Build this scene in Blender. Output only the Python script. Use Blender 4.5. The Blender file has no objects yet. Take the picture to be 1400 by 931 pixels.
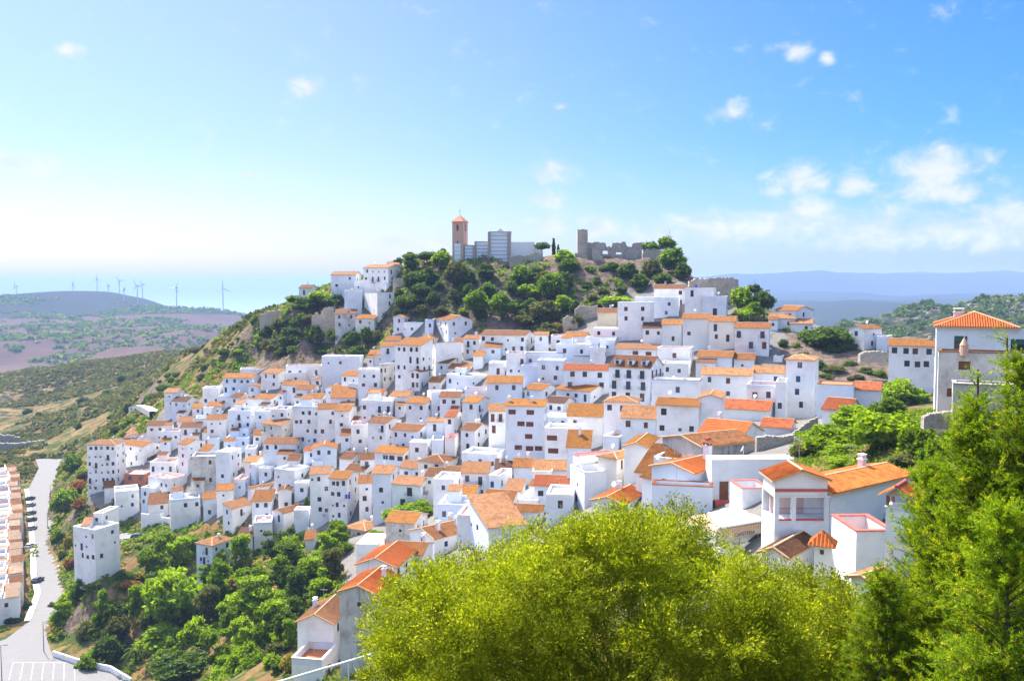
import bpy, math, random, re
import numpy as np
from mathutils import Vector
random.seed(7)
RNG = np.random.default_rng(11)
F, U0, V0, VH = 1212.0, 700.0, 465.5, 388.0
PITCH = math.atan((V0 - VH) / F)
cp, sp = math.cos(PITCH), math.sin(PITCH)
SUN_AZ, SUN_EL = math.radians(-38), math.radians(50)   # azimuth from +Y, negative = towards -X

def P(u, v, Y):
    xc, yc = (u - U0) / F, (V0 - v) / F
    dy, dz = cp + yc * sp, -sp + yc * cp
    return Vector((xc * Y / dy, Y, dz * Y / dy))

def proj(x, y, z):
    d = y * cp - z * sp
    up = y * sp + z * cp
    return U0 + F * x / d, V0 - F * up / d

# ------------------------------------------------------------------ scene basics
scene = bpy.context.scene
C = scene.collection
cam_d = bpy.data.cameras.new("camera"); cam = bpy.data.objects.new("camera", cam_d); C.objects.link(cam)
cam_d.sensor_width = 36.0; cam_d.lens = F / 1400 * 36.0
cam_d.clip_start = 0.1; cam_d.clip_end = 90000
cam.location = (0, 0, 0); cam.rotation_euler = (math.pi / 2 - PITCH, 0, 0)
scene.camera = cam
scene.view_settings.view_transform = 'Standard'; scene.view_settings.look = 'None'
scene.view_settings.gamma = 1.0; scene.view_settings.use_curve_mapping = False
scene.view_settings.exposure = 2.1
scene.cycles.max_bounces = 6; scene.cycles.diffuse_bounces = 3; scene.cycles.transmission_bounces = 4
scene.cycles.transparent_max_bounces = 8; scene.cycles.volume_bounces = 0
scene.cycles.use_denoising = True
scene.cycles.sample_clamp_indirect = 6

# ------------------------------------------------------------------ node helpers
class NT:
    def __init__(s, tree): s.t = tree; s.n = tree.nodes; s.l = tree.links
    def node(s, typ, ins=None, **props):
        nd = s.n.new(typ)
        for k, v in props.items(): setattr(nd, k, v)
        if ins:
            for k, v in ins.items(): s.set(nd, k, v)
        return nd
    def set(s, nd, k, v):
        sock = nd.inputs[k]
        if hasattr(v, 'is_output') or isinstance(v, bpy.types.NodeSocket): s.l.new(v, sock)
        elif isinstance(v, bpy.types.Node): s.l.new(v.outputs[0], sock)
        else:
            if isinstance(v, tuple) and len(v) == 3 and sock.type == 'RGBA': v = (*v, 1)
            sock.default_value = v
    def math(s, op, a, b=None, c=None, clamp=False):
        nd = s.node('ShaderNodeMath', operation=op, use_clamp=clamp)
        s.set(nd, 0, a)
        if b is not None: s.set(nd, 1, b)
        if c is not None: s.set(nd, 2, c)
        return nd.outputs[0]
    def mix(s, fac, a, b, blend='MIX'):
        nd = s.node('ShaderNodeMix', data_type='RGBA', blend_type=blend)
        s.set(nd, 0, fac); s.set(nd, 6, a); s.set(nd, 7, b)
        return nd.outputs[2]
    def noise(s, vec, scale, detail=4, rough=0.55, dist=0.0):
        nd = s.node('ShaderNodeTexNoise', {'Scale': scale, 'Detail': detail, 'Roughness': rough, 'Distortion': dist})
        if vec is not None: s.set(nd, 'Vector', vec)
        return nd.outputs[0]
    def ramp(s, fac, lo, hi, a=0.0, b=1.0):
        nd = s.node('ShaderNodeMapRange', {0: fac, 1: lo, 2: hi, 3: a, 4: b}, interpolation_type='SMOOTHSTEP')
        return nd.outputs[0]
    def vmul(s, vec, k):
        nd = s.node('ShaderNodeVectorMath', operation='MULTIPLY'); s.set(nd, 0, vec); nd.inputs[1].default_value = k
        return nd.outputs[0]

def new_mat(name):
    m = bpy.data.materials.new(name); m.use_nodes = True
    m.node_tree.nodes.clear()
    return m, NT(m.node_tree)

def finish(nt, color, rough=0.9, spec=0.2, bump=None, bump_s=0.3, bump_d=0.05, metal=0.0):
    b = nt.node('ShaderNodeBsdfPrincipled')
    nt.set(b, 'Base Color', color); nt.set(b, 'Roughness', rough); nt.set(b, 'Specular IOR Level', spec); nt.set(b, 'Metallic', metal)
    if bump is not None:
        bn = nt.node('ShaderNodeBump', {'Height': bump, 'Strength': bump_s, 'Distance': bump_d}); nt.set(b, 'Normal', bn.outputs[0])
    o = nt.node('ShaderNodeOutputMaterial'); nt.l.new(b.outputs[0], o.inputs[0])
    return b

MAT = {}
def simple(name, col, rough=0.7, spec=0.3, var=0.12, scale=2.0, metal=0.0):
    m, nt = new_mat(name)
    tc = nt.node('ShaderNodeTexCoord').outputs['Object']
    n = nt.noise(tc, scale, 5)
    dark = tuple(c * (1 - var * 2) for c in col); lite = tuple(min(1, c * (1 + var)) for c in col)
    finish(nt, nt.mix(n, dark, lite), rough, spec, metal=metal)
    MAT[name] = m
    return m

def plaster(name, col, stain, amount, streak=0.3):
    m, nt = new_mat(name)
    g = nt.node('ShaderNodeNewGeometry').outputs['Position']
    oi = nt.node('ShaderNodeObjectInfo').outputs['Random']
    n1 = nt.noise(g, 0.35, 6, 0.65)
    n2 = nt.noise(nt.vmul(g, (2.2, 2.2, 0.25)), 1.0, 5, 0.7)
    n3 = nt.noise(g, 5.0, 4, 0.6)
    f = nt.math('MULTIPLY', nt.ramp(n1, 0.42, 0.75), amount)
    f2 = nt.math('MULTIPLY', nt.ramp(n2, 0.52, 0.78), amount * streak * 2)
    f = nt.math('MAXIMUM', f, f2, clamp=True)
    base = nt.mix(nt.ramp(oi, 0.3, 1.0), col, tuple(c * k for c, k in zip(col, (0.80, 0.88, 1.0))))
    c = nt.mix(f, base, stain)
    c = nt.mix(nt.math('MULTIPLY', nt.ramp(n3, 0.35, 0.8), 0.05), c, (0.35, 0.33, 0.3))
    finish(nt, c, 0.93, 0.1, bump=n3, bump_s=0.25, bump_d=0.03)
    MAT[name] = m
plaster('white_plaster', (0.82, 0.81, 0.80), (0.44, 0.40, 0.36), 0.42)
plaster('cream_plaster', (0.78, 0.74, 0.66), (0.52, 0.46, 0.38), 0.35)
plaster('stained_plaster', (0.66, 0.62, 0.56), (0.26, 0.22, 0.18), 0.85, 0.9)
plaster('old_plaster', (0.50, 0.46, 0.41), (0.16, 0.13, 0.11), 0.9, 1.0)
plaster('blue_plaster', (0.66, 0.73, 0.85), (0.55, 0.6, 0.68), 0.3)
plaster('pink_plaster', (0.72, 0.52, 0.46), (0.6, 0.42, 0.38), 0.25)
plaster('tan_plaster', (0.60, 0.52, 0.38), (0.36, 0.30, 0.2), 0.5)
plaster('brick_red', (0.34, 0.13, 0.08), (0.22, 0.09, 0.06), 0.5)
plaster('terracotta_floor', (0.50, 0.17, 0.07), (0.36, 0.11, 0.05), 0.5)
plaster('pale_floor', (0.62, 0.56, 0.52), (0.45, 0.38, 0.34), 0.5)
plaster('pink_floor', (0.62, 0.36, 0.29), (0.5, 0.28, 0.22), 0.5)

def stone(name, a, b, c, scale=1.0, bumpd=0.25):
    m, nt = new_mat(name)
    g = nt.node('ShaderNodeNewGeometry').outputs['Position']
    v = nt.node('ShaderNodeTexVoronoi', {'Vector': g, 'Scale': 1.6 * scale})
    n = nt.noise(g, 0.25 * scale, 8, 0.65)
    n2 = nt.noise(g, 1.8 * scale, 6, 0.6)
    col = nt.mix(nt.ramp(n, 0.35, 0.65), a, b)
    col = nt.mix(nt.math('MULTIPLY', nt.ramp(n2, 0.45, 0.7), 0.7), col, c)
    col = nt.mix(nt.math('MULTIPLY', v.outputs['Distance'], 0.35), col, tuple(x * 0.45 for x in a))
    finish(nt, col, 0.95, 0.1, bump=nt.math('ADD', n2, nt.math('MULTIPLY', v.outputs['Distance'], -0.6)), bump_s=0.8, bump_d=bumpd)
    MAT[name] = m
stone('castle_stone', (0.46, 0.38, 0.30), (0.60, 0.52, 0.42), (0.32, 0.25, 0.19))
stone('wall_stone', (0.34, 0.31, 0.27), (0.44, 0.40, 0.34), (0.20, 0.18, 0.15), 1.6, 0.1)
stone('rock', (0.20, 0.17, 0.14), (0.32, 0.27, 0.22), (0.12, 0.10, 0.08), 0.5, 0.6)

def tiles(name, a, b, c, moss):
    """clay roof tiles: columns every 0.24 m, courses every 0.38 m; UV in metres"""
    m, nt = new_mat(name)
    uv = nt.node('ShaderNodeUVMap', uv_map='UVMap').outputs[0]
    sep = nt.node('ShaderNodeSeparateXYZ', {0: uv})
    x, y = sep.outputs[0], sep.outputs[1]
    cx = nt.math('FLOOR', nt.math('DIVIDE', x, 0.24)); cy = nt.math('FLOOR', nt.math('DIVIDE', y, 0.38))
    comb = nt.node('ShaderNodeCombineXYZ', {0: cx, 1: cy})
    wn = nt.node('ShaderNodeTexWhiteNoise', {'Vector': comb.outputs[0]}, noise_dimensions='3D').outputs['Value']
    pos = nt.node('ShaderNodeNewGeometry').outputs['Position']
    big = nt.noise(pos, 0.45, 6, 0.7)
    sm = nt.noise(pos, 2.6, 5, 0.7)
    oi = nt.node('ShaderNodeObjectInfo').outputs['Random']
    col = nt.mix(wn, a, b)
    col = nt.mix(nt.math('MULTIPLY', nt.ramp(sm, 0.45, 0.72), 0.55), col, c)
    col = nt.mix(nt.math('MULTIPLY', nt.ramp(big, 0.45, 0.7), 0.5), col, moss)
    col = nt.mix(nt.math('MULTIPLY', oi, 0.75), col, tuple(q * 0.62 for q in b))
    blot = nt.noise(pos, 1.1, 7, 0.75)
    col = nt.mix(nt.math('MULTIPLY', nt.ramp(blot, 0.46, 0.62), 0.7), col, tuple(q * 0.5 for q in b))
    fine = nt.noise(pos, 6.0, 4, 0.7)
    col = nt.mix(nt.math('MULTIPLY', nt.ramp(fine, 0.5, 0.75), 0.2), col, (0.55, 0.38, 0.20))
    col = nt.mix(1.0, col, (0.72, 0.57, 0.42), 'MULTIPLY')
    rn = nt.math('PINGPONG', x, 0.12)
    gap = nt.ramp(rn, 0.0, 0.045, 1.0, 0.0)
    col = nt.mix(nt.math('MULTIPLY', gap, 0.55), col, tuple(q * 0.25 for q in b))
    bump = nt.math('ADD', nt.math('MULTIPLY', nt.math('SINE', nt.math('MULTIPLY', x, 26.18)), 0.5), nt.math('MULTIPLY', nt.math('FRACT', nt.math('DIVIDE', y, 0.38)), -0.4))
    finish(nt, col, 0.88, 0.15, bump=bump, bump_s=0.6, bump_d=0.08)
    MAT[name] = m
tiles('tile_orange', (0.50, 0.26, 0.075), (0.35, 0.155, 0.045), (0.54, 0.31, 0.13), (0.36, 0.17, 0.05))
tiles('tile_gold', (0.52, 0.27, 0.06), (0.40, 0.18, 0.04), (0.56, 0.33, 0.09), (0.34, 0.20, 0.04))
tiles('tile_brown', (0.33, 0.17, 0.075), (0.21, 0.10, 0.05), (0.42, 0.22, 0.11), (0.20, 0.12, 0.05))
tiles('tile_tan', (0.56, 0.36, 0.20), (0.42, 0.22, 0.11), (0.66, 0.48, 0.32), (0.46, 0.27, 0.12))
tiles('tile_red', (0.50, 0.17, 0.07), (0.42, 0.12, 0.045), (0.56, 0.25, 0.12), (0.44, 0.14, 0.06))
tiles('tile_pink', (0.54, 0.35, 0.22), (0.45, 0.25, 0.15), (0.60, 0.44, 0.31), (0.42, 0.27, 0.16))
tiles('tile_dark', (0.16, 0.08, 0.06), (0.11, 0.06, 0.05), (0.25, 0.13, 0.09), (0.12, 0.09, 0.05))
tiles('tile_dusty', (0.60, 0.55, 0.52), (0.48, 0.40, 0.36), (0.50, 0.36, 0.28), (0.26, 0.18, 0.13))
tiles('tile_bright', (0.80, 0.27, 0.07), (0.66, 0.19, 0.05), (0.84, 0.40, 0.16), (0.62, 0.22, 0.06))
ROOFM = dict(n='tile_bright', o='tile_orange', g='tile_gold', b='tile_brown', t='tile_tan', r='tile_red', p='tile_pink', d='tile_dark')
ROOFW = dict(n='bright orange', o='orange', g='golden orange', b='brown', t='pale tan', r='red', p='pale pink', d='dark brown')

simple('frame_white', (0.7, 0.7, 0.7), 0.5)
simple('frame_dark', (0.07, 0.05, 0.045), 0.5)
simple('shutter_brown', (0.17, 0.055, 0.03), 0.55)
simple('door_brown', (0.22, 0.08, 0.035), 0.5)
simple('door_orange', (0.62, 0.22, 0.05), 0.5)
simple('door_green', (0.40, 0.42, 0.20), 0.5)
simple('shutter_green', (0.03, 0.10, 0.08), 0.5)
simple('shutter_blue', (0.05, 0.12, 0.45), 0.5)
simple('red_trim', (0.55, 0.10, 0.07), 0.6)
simple('iron', (0.045, 0.045, 0.05), 0.5, 0.4)
simple('steel', (0.35, 0.36, 0.38), 0.45, 0.5, metal=0.4)
simple('ridge_mortar', (0.60, 0.38, 0.22), 0.9)
simple('sign_stone', (0.55, 0.45, 0.34), 0.9)
simple('asphalt', (0.19, 0.185, 0.185), 0.95, 0.1, 0.07, 0.6)
simple('concrete', (0.46, 0.45, 0.43), 0.9, 0.1, 0.1, 0.8)
simple('white_paint', (0.8, 0.8, 0.8), 0.6)
simple('car_white', (0.75, 0.75, 0.75), 0.3, 0.5)
simple('car_dark', (0.05, 0.055, 0.09), 0.3, 0.5)
simple('car_grey', (0.22, 0.23, 0.25), 0.3, 0.5)
simple('rubber', (0.02, 0.02, 0.02), 0.9)
simple('turbine_white', (0.55, 0.57, 0.6), 0.6)
simple('bark', (0.13, 0.09, 0.06), 0.95, 0.1, 0.3, 6)
simple('laundry_blue', (0.04, 0.08, 0.55), 0.8)
simple('laundry_red', (0.6, 0.08, 0.12), 0.8)
simple('laundry_white', (0.75, 0.75, 0.78), 0.8)
simple('brick_tower', (0.60, 0.38, 0.28), 0.95, 0.1, 0.2, 3)
simple('panel_pale', (0.72, 0.78, 0.84), 0.7, 0.2, 0.06, 1)
simple('panel_white', (0.80, 0.80, 0.78), 0.8, 0.2, 0.05, 1)
simple('brick_pilaster', (0.48, 0.36, 0.30), 0.95, 0.1, 0.25, 3)
simple('tower_roof', (0.60, 0.26, 0.16), 0.9, 0.1, 0.15, 2)
m, nt = new_mat('glass_dark')
tc = nt.node('ShaderNodeObjectInfo').outputs['Random']
finish(nt, nt.mix(tc, (0.015, 0.02, 0.03), (0.07, 0.08, 0.11)), 0.12, 0.5); MAT['glass_dark'] = m

# ------------------------------------------------------------------ mesh helper
class MB:
    def __init__(s): s.v = []; s.f = []; s.uv = []; s.mi = []; s.smooth = False
    def poly(s, pts, mi=0, uv=None):
        i = len(s.v); s.v.extend([tuple(p) for p in pts]); s.f.append(list(range(i, i + len(pts)))); s.mi.append(mi)
        s.uv.append(uv if uv else [(0, 0)] * len(pts))
    def box(s, x0, x1, y0, y1, z0, z1, mi=0):
        if x0 > x1: x0, x1 = x1, x0
        if y0 > y1: y0, y1 = y1, y0
        if z0 > z1: z0, z1 = z1, z0
        i = len(s.v)
        s.v += [(x0, y0, z0), (x1, y0, z0), (x1, y1, z0), (x0, y1, z0), (x0, y0, z1), (x1, y0, z1), (x1, y1, z1), (x0, y1, z1)]
        for q in ((0, 3, 2, 1), (4, 5, 6, 7), (0, 1, 5, 4), (1, 2, 6, 5), (2, 3, 7, 6), (3, 0, 4, 7)):
            s.f.append([i + k for k in q]); s.mi.append(mi); s.uv.append([(0, 0)] * 4)
    def tube(s, a, b, r0, r1=None, n=6, mi=0, cap=True):
        if r1 is None: r1 = r0
        a, b = Vector(a), Vector(b); d = (b - a)
        if d.length < 1e-6: return
        d.normalize(); e = d.orthogonal().normalized(); g = d.cross(e)
        i = len(s.v)
        for c, r in ((a, r0), (b, r1)):
            for k in range(n):
                t = 2 * math.pi * k / n; s.v.append(tuple(c + (e * math.cos(t) + g * math.sin(t)) * r))
        for k in range(n):
            k2 = (k + 1) % n; s.f.append([i + k, i + k2, i + n + k2, i + n + k]); s.mi.append(mi); s.uv.append([(0, 0)] * 4)
        if cap:
            s.f.append([i + n + k for k in range(n)]); s.mi.append(mi); s.uv.append([(0, 0)] * n)
            s.f.append([i + n - 1 - k for k in range(n)]); s.mi.append(mi); s.uv.append([(0, 0)] * n)
    def prism(s, pts, z0, z1, mi=0):
        """pts: list of xy CCW"""
        n = len(pts)
        s.poly([(x, y, z1) for x, y in pts], mi); s.poly([(x, y, z0) for x, y in reversed(pts)], mi)
        for k in range(n):
            (x0, y0), (x1, y1) = pts[k], pts[(k + 1) % n]
            s.poly([(x0, y0, z0), (x1, y1, z0), (x1, y1, z1), (x0, y0, z1)], mi)
    def build(s, name, mats, parent=None):
        me = bpy.data.meshes.new(name)
        me.from_pydata(s.v, [], s.f)
        ul = me.uv_layers.new(name='UVMap')
        flat = [c for f in s.uv for p in f for c in p]
        ul.data.foreach_set('uv', flat)
        if isinstance(mats, str): mats = [mats]
        for q in mats: me.materials.append(MAT[q])
        me.polygons.foreach_set('material_index', s.mi)
        if s.smooth: me.polygons.foreach_set('use_smooth', [True] * len(me.polygons))
        me.update()
        o = bpy.data.objects.new(name, me); C.objects.link(o)
        if parent is not None: o.parent = parent
        return o

def tag(o, label, cat, group=None, kind=None):
    if label: o['label'] = label
    if cat: o['category'] = cat
    if group: o['group'] = group
    if kind: o['kind'] = kind
    return o
def thing(name, label, cat, loc=(0, 0, 0), rz=0.0, group=None):
    o = bpy.data.objects.new(name, None); C.objects.link(o); o.empty_display_size = 0.5
    o.location = loc; o.rotation_euler = (0, 0, rz)
    return tag(o, label, cat, group)
def link_copy(mesh_obj, name, parent, loc=(0, 0, 0), rz=0.0, scale=None):
    o = bpy.data.objects.new(name, mesh_obj if isinstance(mesh_obj, bpy.types.Mesh) else mesh_obj.data); C.objects.link(o)
    o.parent = parent; o.location = loc; o.rotation_euler = (0, 0, rz)
    if scale is not None: o.scale = scale
    return o

# ------------------------------------------------------------------ where things stand: surveyed points
IMG = """120,675,300 170,678,298 200,705,283 230,715,272 265,725,262 300,795,222 320,745,240 345,740,238
300,700,255 380,728,238 440,715,235 500,710,222 560,705,205 527,745,180 600,765,150 650,745,150 690,720,165 700,690,178 700,640,205 700,600,216 700,560,232 700,520,247 700,480,268 700,462,280
300,650,280 300,600,305 300,560,325 310,520,345 230,610,320 240,575,335 225,560,345 350,505,352 400,500,345 450,490,335
400,650,255 400,600,280 400,550,300 500,650,235 500,600,255 500,550,275 500,500,302 440,510,318 520,470,315 570,530,262 600,490,285 613,465,295 600,440,305
600,620,226 600,570,245 800,690,150 830,640,165 800,600,205 800,550,228 800,500,250 800,465,265 760,470,270
900,640,130 900,600,165 900,560,205 880,550,220 900,500,240 900,470,250 850,465,255 870,430,272 940,430,265 990,430,262 960,412,275
1000,700,95 950,702,95 1000,625,135 1040,600,150 1000,570,180 1050,575,180 1000,540,208 1110,568,190 1160,568,180 1000,500,225 1000,475,235 1050,488,228 1060,455,245 1100,455,245
1180,480,230 1205,478,225 1240,518,215 1275,518,210 1210,500,222 1170,540,200
1280,560,92 1390,560,84 1250,590,100 1180,600,110 1100,630,105 1100,590,130 1060,762,76 1100,770,66 1160,800,60 1240,800,58
620,440,300 700,440,295 760,450,285 640,365,325 700,362,328 740,350,330 790,353,322 850,353,325 900,356,325 930,370,315 950,385,300 560,400,320 560,355,345 640,400,310 700,400,308 760,400,305 820,400,300 880,400,298 820,430,285
545,440,310 520,435,322 500,395,345 460,400,350 420,405,355 390,420,358 350,435,375 470,450,325 420,450,335 380,470,345 440,485,330 350,490,360 500,470,315
340,432,400 300,455,420 250,480,460 230,505,440 280,500,395 200,545,420 190,570,380 150,590,400 110,620,380 100,650,345 95,690,318 80,720,318 90,640,400
100,800,245 135,785,222 165,790,225 170,740,250 200,735,255
90,880,216 150,915,200 200,900,200 250,900,190 300,900,178 350,900,160 400,931,135 240,800,228 200,800,232 350,800,200 400,780,200 440,760,195 470,800,165 460,931,118 420,740,222"""
IMGP = np.array([[float(c) for c in t.split(',')] for t in IMG.split()])
FAR = """1200,450,800 1230,425,850 1290,417,900 1335,409,950 1400,424,950 1200,480,650 1260,480,700 1480,440,900 1300,470,500
1110,411,4000 1200,408,4000 1280,412,4200 1400,411,4500 1000,410,4000 1150,440,2500 1100,428,3000 1500,414,4200
1000,377,7500 1130,373,7500 1250,375,7500 1350,375,7500 1500,376,7500 900,380,7500 1600,374,7500 1200,402,5600 1400,402,5600 1000,403,5600
0,600,560 60,600,540 100,560,560 0,525,800 50,512,850 110,500,850 180,487,800 220,486,750 240,500,640 120,540,650 40,560,700 -60,640,430 -60,560,650 -60,520,850
0,515,1300 100,480,1500 200,470,1500 300,450,1700 0,440,2200 100,435,2300 200,430,2400 330,431,2450 340,450,1800 0,411,3100 25,409,3100 60,411,3100 100,406,3100 135,399,3100 160,400,3000 200,408,3000 240,420,2800 300,424,2700 335,431,2600 370,445,2500
-100,410,3100 -200,415,3000 -100,440,2200 -100,515,1300"""
FARP = [[float(c) for c in t.split(',')] for t in FAR.split()]
WORLD = [(0, -20, -1.8), (0, 3, -2.2), (-30, 0, -12), (0, 20, -15), (6, 14, -7), (0, 60, -32), (20, 40, -19), (-40, 60, -44), (-100, 60, -70), (60, 40, -14), (100, 60, -8), (60, 0, -2), (-60, 0, -30), (0, 100, -45), (-60, 120, -62),
 (0, 400, -12), (-50, 420, -25), (0, 500, -80), (0, 600, -130), (150, 350, -50), (200, 400, -90), (150, 500, -120), (100, 330, -22), (250, 250, -60), (300, 400, -120), (200, 120, -5), (300, 100, 0),
 (0, 1500, -260), (0, 3000, -330), (500, 1500, -300), (300, 2400, -300), (-1200, 4200, -380), (-2500, 4500, -380), (0, 5000, -420), (-600, 3400, -360), (-3500, 5000, -380), (0, 9000, -420), (-4000, 9000, -420), (-900, 12000, -420),
 (-8000, 20000, -420), (9000, 20000, -200), (0, 20000, -420), (0, 40000, -420), (-20000, 40000, -420), (20000, 40000, -300), (-20000, 5000, -400), (-8000, 3000, -300), (-6000, 8000, -420), (20000, 5000, -200), (2600, 1500, -150), (3000, 7000, -200),
 (-260, 200, -89), (-200, 120, -89), (-230, 330, -89), (-300, 300, -90), (-260, 430, -90), (-150, 150, -88), (-130, 190, -88.3), (-95, 192, -88.3), (-120, 160, -88)]

def rbf_fit(X, z, lam):
    d = np.linalg.norm(X[:, None] - X[None], axis=2)
    n = len(X); A = np.zeros((n + 1, n + 1)); A[:n, :n] = -d + lam * np.eye(n) * 1.0; A[:n, n] = 1; A[n, :n] = 1
    b = np.zeros(n + 1); b[:n] = z
    return np.linalg.solve(A, b)
def rbf_eval(X, w, Q):
    out = np.empty(len(Q))
    for i in range(0, len(Q), 20000):
        q = Q[i:i + 20000]
        d = np.sqrt((q[:, None, 0] - X[None, :, 0]) ** 2 + (q[:, None, 1] - X[None, :, 1]) ** 2)
        out[i:i + 20000] = -d @ w[:-1] + w[-1]
    return out
# distance as a function of the place in view, used to survey positions
IX = IMGP[:, :2].copy(); IW = rbf_fit(IX, np.log(IMGP[:, 2]), 8.0)
def Yat(u, v): return float(np.exp(rbf_eval(IX, IW, np.array([[u, v]]))[0]))
GX, GZ = [], []
for u, v, Y in list(IMGP) + FARP:
    p = P(u, v, Y); GX.append((p.x, p.y)); GZ.append(p.z)
ROAD_Z = -88.0
RL = [(48,627),(53,640),(39,668),(42,685),(45,710),(47,735),(49,760),(50,785),(56,810),(50,828),(42,848),(8,873),(-40,890)]
RR = [(88,627),(85,640),(78,665),(72,690),(74,712),(68,735),(76,760),(82,785),(89,810),(93,828),(68,850),(64,873),(72,897),(105,908),(150,918),(178,935),(190,990)]
def on_plane(u, v, z):
    d = P(u, v, 1.0); return (d.x / d.z * z, z / d.z)
ROADL = [on_plane(u, v, ROAD_Z) for u, v in RL]; ROADR = [on_plane(u, v, ROAD_Z) for u, v in RR]
for x, y in ROADL + ROADR: GX.append((x, y)); GZ.append(ROAD_Z - 0.3)
for x, y, z in WORLD: GX.append((x, y)); GZ.append(z)
GX = np.array(GX); GZ = np.array(GZ)
GW = rbf_fit(GX, GZ, 1.0)
road_poly = ROADL + [(-190, 130), (-90, 130)] + ROADR[::-1]
def in_poly(xs, ys, poly):
    ins = np.zeros(len(xs), bool); n = len(poly)
    for i in range(n):
        (x0, y0), (x1, y1) = poly[i], poly[(i + 1) % n]
        if y0 == y1: continue
        c = ((y0 > ys) != (y1 > ys)) & (xs < (x1 - x0) * (ys - y0) / (y1 - y0) + x0)
        ins ^= c
    return ins
def vnoise(x, y, seed=0):
    """value noise, numpy"""
    xi, yi = np.floor(x).astype(np.int64), np.floor(y).astype(np.int64); xf, yf = x - xi, y - yi
    def h(a, b):
        n = (a * 374761393 + b * 668265263 + seed * 974711) & 0x7fffffff
        n = ((n ^ (n >> 13)) * 1274126177) & 0x7fffffff
        return ((n ^ (n >> 16)) & 0xffff) / 65535.0
    sx, sy = xf * xf * (3 - 2 * xf), yf * yf * (3 - 2 * yf)
    return (h(xi, yi) * (1 - sx) + h(xi + 1, yi) * sx) * (1 - sy) + (h(xi, yi + 1) * (1 - sx) + h(xi + 1, yi + 1) * sx) * sy - 0.5
def fbm(x, y, octv=4, seed=0):
    s = 0; a = 1.0
    for k in range(octv): s = s + a * vnoise(x * 2 ** k, y * 2 ** k, seed + k); a *= 0.5
    return s
def ground_z(x, y):
    x = np.atleast_1d(np.asarray(x, float)); y = np.atleast_1d(np.asarray(y, float))
    z = rbf_eval(GX, GW, np.stack([x, y], 1))
    r = np.hypot(x, y)
    amp = np.interp(r, [0, 60, 230, 420, 600, 1500, 3000, 9000, 14000], [0.15, 0.3, 0.4, 1.6, 7, 26, 26, 60, 90])
    wl = np.interp(r, [0, 420, 700, 1500, 4000, 10000], [12, 16, 70, 170, 350, 1100])
    z = z + amp * fbm(x / 14.0, y / 14.0, 3, 3) * np.clip((600 - r) / 200, 0, 1)
    z = z + amp * fbm(x / 110.0, y / 110.0, 4, 9) * np.clip((r - 450) / 200, 0, 1) * np.clip((2600 - r) / 900, 0, 1)
    z = z + amp * fbm(x / 420.0, y / 420.0, 5, 19) * np.clip((r - 1800) / 900, 0, 1) * np.where(x < 0, 0.8, 1.0)
    # cliffs of the castle rock and the rocky hill
    u, v = proj(x, y, z)
    cliff = ((r > 270) & (r < 360) & (x > -60) & (x < 75)) * np.clip((z + 16) / 6, 0, 1)
    z = z + cliff * 2.2 * fbm(x / 5.0, y / 5.0, 3, 5)
    rocky = np.clip(1 - np.hypot(x - 470, y - 900) / 260, 0, 1)
    z = z + rocky * 30 * (np.abs(fbm(x / 45.0, y / 45.0, 4, 8)) - .38)
    ins = in_poly(x, y, road_poly)
    z = np.where(ins, ROAD_Z - 0.35, z)
    return z
def gz(x, y): return float(ground_z(x, y)[0])
# ------------------------------------------------------------------ ground, one sheet to the horizon
def axis(lo, hi, step, far_lo, far_hi, g):
    a = list(np.arange(lo, hi + step / 2, step)); s = step; x = hi
    while x < far_hi: s *= g; x += s; a.append(x)
    s = step; x = lo; pre = []
    while x > far_lo: s *= g; x -= s; pre.append(x)
    return np.array(pre[::-1] + a)
gx = axis(-220, 120, 2.0, -30000, 30000, 1.028)
gy = axis(-10, 420, 2.0, -60, 45000, 1.028)
XX, YY = np.meshgrid(gx, gy)
ZZ = ground_z(XX.ravel(), YY.ravel()).reshape(XX.shape)
nv = XX.size; ny, nx = XX.shape
me = bpy.data.meshes.new('ground')
co = np.stack([XX.ravel(), YY.ravel(), ZZ.ravel()], 1)
me.vertices.add(nv); me.vertices.foreach_set('co', co.ravel())
ii = (np.arange(ny - 1)[:, None] * nx + np.arange(nx - 1)[None]).ravel()
quads = np.stack([ii, ii + 1, ii + nx + 1, ii + nx], 1)
nq = len(quads)
me.loops.add(nq * 4); me.loops.foreach_set('vertex_index', quads.ravel())
me.polygons.add(nq); me.polygons.foreach_set('loop_start', np.arange(nq) * 4); me.polygons.foreach_set('loop_total', np.full(nq, 4))
me.polygons.foreach_set('use_smooth', np.ones(nq, bool)); me.update(); me.validate()
# what covers the ground where: bare/paved/scrub, written as surface cover weights
X, Y, Z = co[:, 0], co[:, 1], co[:, 2]
r = np.hypot(X, Y)
with np.errstate(all='ignore'):
    U, V = proj(X, Y, Z)
vill = [(120,690),(119,606),(200,592),(222,560),(285,540),(312,512),(440,500),(520,485),(550,440),(640,445),(660,460),(760,470),(840,400),(890,385),(1000,385),(1010,440),(1130,440),(1140,480),(1215,460),(1280,480),(1280,530),(1170,575),(1090,590),(1080,640),(1260,760),(1260,931),(500,931),(470,780),(430,712),(270,712),(200,712)]
paved = in_poly(U, V, vill) & (r < 420) & (Y > np.where(X > 8, 68, 132) + 6 * fbm(X / 9, Y / 9, 3, 4))
cov = np.zeros((nv, 4)); cov[:, 3] = 1
cov[:, 0] = paved
gxz = np.gradient(ZZ, gx, axis=1); gyz = np.gradient(ZZ, gy, axis=0)
slope = np.hypot(gxz, gyz).ravel()
cov[:, 1] = np.clip((slope - 0.75) / 0.5, 0, 1) * (r < 600)
cov[:, 1] = np.maximum(cov[:, 1], np.clip(1.2 - np.hypot(X - 455, Y - 905) / 300, 0, 1) * 0.5)
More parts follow.
